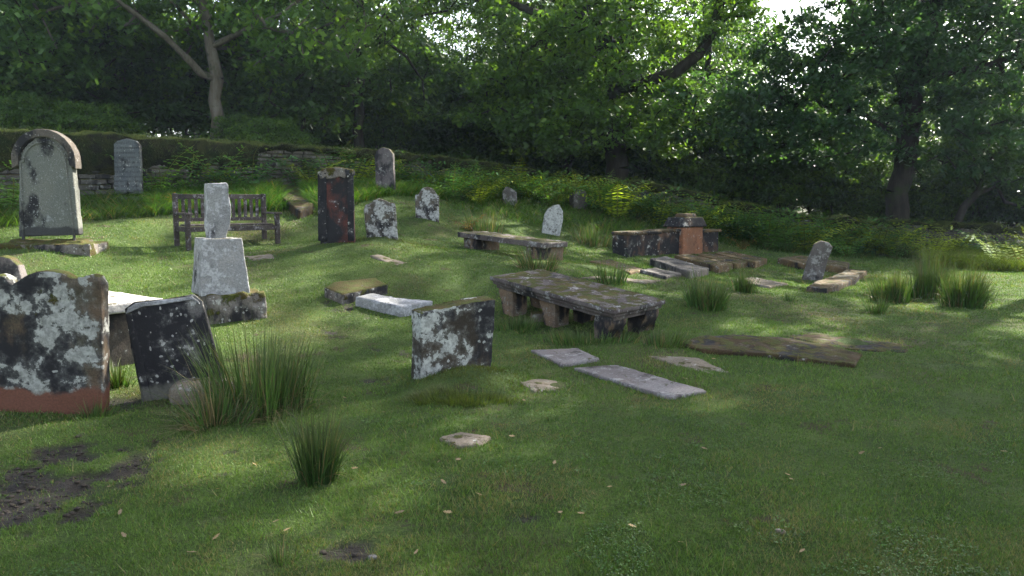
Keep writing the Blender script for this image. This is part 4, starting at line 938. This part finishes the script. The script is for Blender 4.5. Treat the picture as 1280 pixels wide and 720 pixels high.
G4 = tree_meshes(34, [[(0,0,0,.3),(.2,0,5,.26),(0,.3,10,.2),(0,0,15,.12),(0,0,19,.05)]], [(0,0,14.5,5,5,4.5,2),(2.5,0,12,3,3,2,.5),(-2.5,1,12,3,3,2,.5)], 420, 50, .17, .7, (.040, .080, .020), .06)  # high crown shaped to block the sun over the lawn
B1 = tree_meshes(41, [[(0,0,-.25,.15),(0,0,.05,.13),(0,0,.3,.08)],[(0,0,0,.05),(-.5,0,1.2,.04),(-.9,.1,2.4,.025)],[(0,0,0,.05),(.5,.1,1.3,.04),(.8,0,2.6,.025)],[(0,0,0,.04),(.1,-.3,1.4,.03),(0,-.4,2.8,.02)]], [(0,0,2.0,1.9,1.6,1.5,1)], 170, 48, .13, .5, (.045, .085, .022), .0, minr=.2, yel=.3)
B2 = tree_meshes(42, [[(0,0,-.25,.15),(0,0,.05,.13),(0,0,.3,.08)],[(0,0,0,.06),(.4,0,1.5,.05),(1.0,.1,3.0,.03)],[(0,0,0,.06),(-.6,.1,1.7,.045),(-.8,0,3.4,.025)]], [(0,0,2.6,2.1,1.7,2.0,1)], 200, 48, .14, .5, (.038, .075, .024), .02, minr=.2, yel=.2)
GL = ['tall tree in the wood behind the wall at left', 'tall tree in the wood behind the centre of the tree line', 'tall tree in the wood behind the massive dark oak at right']
rt = random.Random(5)
gaps = []
for row, (yy, n, xr) in enumerate(((34, 9, 21), (39, 11, 25), (46, 13, 30), (55, 14, 36))):
    for i in range(n):
        x = -xr + 2 * xr * (i + rt.uniform(.2, .8)) / n; y = yy + rt.uniform(-1.8, 1.8) - (3 if x < -12 and row == 0 else 0)
        g = (G1, G2, G3)[rt.randrange(3)]; uu = x / y * F + 640; z_ = 0 if uu < 430 else (1 if uu < 850 else 2)
        if 940 < uu < 1010 or 545 < uu < 610: continue
        if row < 2 and uu < 430: continue
        if row >= 2 and uu < 560 and rt.random() < .5: continue
        put_tree('woodland_tree', GL[z_], x, y, *g, rz=rt.random() * 6.28, s=rt.uniform(.8, 1.15) * (.68 if row < 3 else 1), group=('trees of the wood at left', 'trees of the wood at centre', 'trees of the wood at right')[z_])
BLb = ['leafy bush crowding up behind the long mossy wall at left', 'leafy bush behind the bracken bank in the centre', 'dark leafy bush behind the ruined wall at right']
for (u0, d0, u1, d1, n, zi) in ((-180,22.5,400,25.5,9,0),(380,28.5,760,31,13,1),(780,29.5,1350,31,17,2),(-150,25,600,30,6,3),(600,31,1350,33,14,3),(-200,33,600,39,6,3),(600,37,1450,41,18,3)):
    for i in range(n):
        tt = (i + rt.uniform(.15, .85)) / n; d = d0 + (d1 - d0) * tt + rt.uniform(-.6, 1.0); u = u0 + (u1 - u0) * tt; x = (u - 640) / F * d
        z_ = (0 if u < 430 else (1 if u < 790 else 2)) if zi == 3 else zi
        put_tree('leafy_bush', BLb[z_], x, d, *((B1, B2)[rt.randrange(2)]), rz=rt.random() * 6.28, s=rt.uniform(.8, 1.2), group=('bushes behind the wall at left', 'bushes in the centre', 'bushes at right')[z_], cat='bush')
for u, d in ((40, 19.5), (75, 20.5), (110, 19.8), (140, 21), (300, 21.5), (330, 21), (355, 21.8)):
    put_tree('leafy_bush', BLb[0], (u - 640) / F * d, d, *B1, rz=u * .7, s=.5, group='bushes behind the wall at left', cat='bush')
# unseen trees, added right of the lawn to throw shade over it
for i, (x, y, s) in enumerate(((13.8, 18.8, 1.0), (12.3, 14.2, 1.0), (18, 16, 1.05), (22.5, 19, 1.1), (29, 21, 1.1))):
    put_tree('added_shade_tree', 'tall unseen tree added beyond the right edge to shade the lawn', x, y, *G4, rz=i * 1.3, s=s, group='added shade trees at right')

# ------------------------------------------------------------------ fallen leaves and mud clods
def leaf_mesh(seed):
    r = random.Random(seed); out = [(-.5, 0), (-.3, .16), (-.2, .1), (-.05, .25), (.05, .14), (.2, .24), (.28, .1), (.5, 0), (.28, -.1), (.2, -.22), (.05, -.12), (-.05, -.24), (-.2, -.1), (-.3, -.15)]
    V = [(0, 0, .02)] + [(x * 1., y * 1., .10 * (abs(y) * 2) ** 1.2 + .12 * x * x + r.uniform(-.03, .03)) for x, y in out]; Fc = [(0, i, i % len(out) + 1) for i in range(1, len(out) + 1)]
    V = np.array(V) * .055; return mesh_np('fallen_leaf', V, Fc, np.array([[.27, .20, .12]]).repeat(len(V), 0) * r.uniform(.8, 1.3))
LM = [leaf_mesh(i) for i in range(3)]
lp = [(136,608),(272,611),(420,472),(345,651),(358,662),(270,671),(573,574),(548,577),(790,657),(762,608),(1003,688),(853,606),(1208,509),(985,593),(1038,596),(498,532),(640,545),(693,578),(908,520),(318,580),(443,585),(480,515),(700,640),(655,500),(240,690),(600,618),(880,560),(520,690),(1100,560),(950,470),(1010,520),(150,640),(410,560),(500,640),(560,640)]
rl = random.Random(3)
lp += [(rl.uniform(140, 1260), rl.uniform(430, 715)) for _ in range(12)]
for (u, v) in lp:
    p = at(u, v, .018); o = link('fallen_leaf', LM[rl.randrange(3)], M['dry']); o.location = p; o.rotation_euler = (rl.uniform(-.4, .4), rl.uniform(-.4, .4), rl.random() * 6.28); s = rl.uniform(.6, 1.05) * (1 if v > 500 else 1.2); o.scale = (s, s, s)
    tag(o, 'curled dry tan leaf lying on the short grass', 'leaf', 'fallen leaves scattered over the lawn')
def clods():
    n = 900; V = []; Fc = []; off = 0; k = 0
    ico = bmesh.new(); bmesh.ops.create_icosphere(ico, subdivisions=2, radius=1); iv = np.array([v.co for v in ico.verts]); ico.verts.index_update(); ifc = np.array([[v.index for v in f.verts] for f in ico.faces]); ico.free()
    x = rng.uniform(-4.2, .2, 9000); y = rng.uniform(3.2, 7.5, 9000); m = mudmask(x, y) > .6; x, y = x[m][:n], y[m][:n]; z = h(x, y)
    for a, b, c in zip(x, y, z):
        s = .004 + .015 * rng.random() ** 2; q = iv * s * np.array([1.2, 1, .6]) ; q = q + (fbm(iv * 1.7 + k, 2, 3) * s * .5)[:, None] * iv; V.append(q + (a, b, c)); Fc.append(ifc + off); off += len(iv); k += 1
    me = mesh_np('mud', np.concatenate(V), np.concatenate(Fc), smooth=True); tag(link('mud', me, M['mud']), 'dark trampled wet mud clods in the bottom left corner', 'mud', kind='stuff')
clods()

# ------------------------------------------------------------------ light, sky, camera
EL, AZ = R(38), R(42)       # sun height; azimuth to the right of straight ahead
w = bpy.data.worlds.new('World'); scene.world = w; w.use_nodes = True; nt = w.node_tree; nt.nodes.clear()
sky = nt.nodes.new('ShaderNodeTexSky'); sky.sky_type = 'NISHITA'; sky.sun_disc = False; sky.sun_elevation = EL; sky.sun_rotation = AZ; sky.air_density = 1.0; sky.dust_density = 2.0
bg = nt.nodes.new('ShaderNodeBackground'); bg.inputs[1].default_value = .13; wo = nt.nodes.new('ShaderNodeOutputWorld'); bw = nt.nodes.new('ShaderNodeRGBToBW'); nt.links.new(sky.outputs[0], bw.inputs[0])
mxs = nt.nodes.new('ShaderNodeMix'); mxs.data_type = 'RGBA'; mxs.inputs[0].default_value = .55
nt.links.new(sky.outputs[0], mxs.inputs[6]); nt.links.new(bw.outputs[0], mxs.inputs[7]); nt.links.new(mxs.outputs[2], bg.inputs[0]); nt.links.new(bg.outputs[0], wo.inputs[0])
sl = bpy.data.lights.new('sun', 'SUN'); sl.energy = 5.0; sl.angle = R(.6); sl.color = (1, .94, .82); so = bpy.data.objects.new('sun', sl); C.objects.link(so)
dv = Vector((math.sin(AZ) * math.cos(EL), math.cos(AZ) * math.cos(EL), math.sin(EL))); so.rotation_euler = dv.to_track_quat('Z', 'Y').to_euler(); so.location = dv * 60
bm = bmesh.new(); box_bm(bm, -70, 70, -12, 85, -4, 26); me = bpy.data.meshes.new('haze'); bm.to_mesh(me); bm.free()
s = NT('flare_haze'); pv = s.n('ShaderNodeVolumePrincipled'); pv.inputs['Color'].default_value = (.62, .8, 1, 1); pv.inputs['Density'].default_value = .0005; pv.inputs['Anisotropy'].default_value = .3; s.l(pv.outputs[0], s.out.inputs['Volume'])  # bluish volume added to veil the dark trees like sun flare
tag(link('haze', me, s.m), 'thin bluish haze added for the veil of sun flare over the trees', 'haze', kind='stuff')
cd = bpy.data.cameras.new('camera'); cd.sensor_width = 36; cd.lens = 36 * F / 1280; cd.clip_end = 2000; cd.clip_start = .05
cam = bpy.data.objects.new('camera', cd); C.objects.link(cam); cam.location = (0, 0, EYE); cam.rotation_euler = (R(90) - PITCH, 0, 0); scene.camera = cam
vs = scene.view_settings; vs.view_transform = 'Standard'; vs.look = 'None'; vs.gamma = 1; vs.exposure = 2.2; vs.use_curve_mapping = False
scene.cycles.max_bounces = 6; scene.cycles.diffuse_bounces = 4; scene.cycles.transmission_bounces = 4; scene.cycles.use_denoising = True
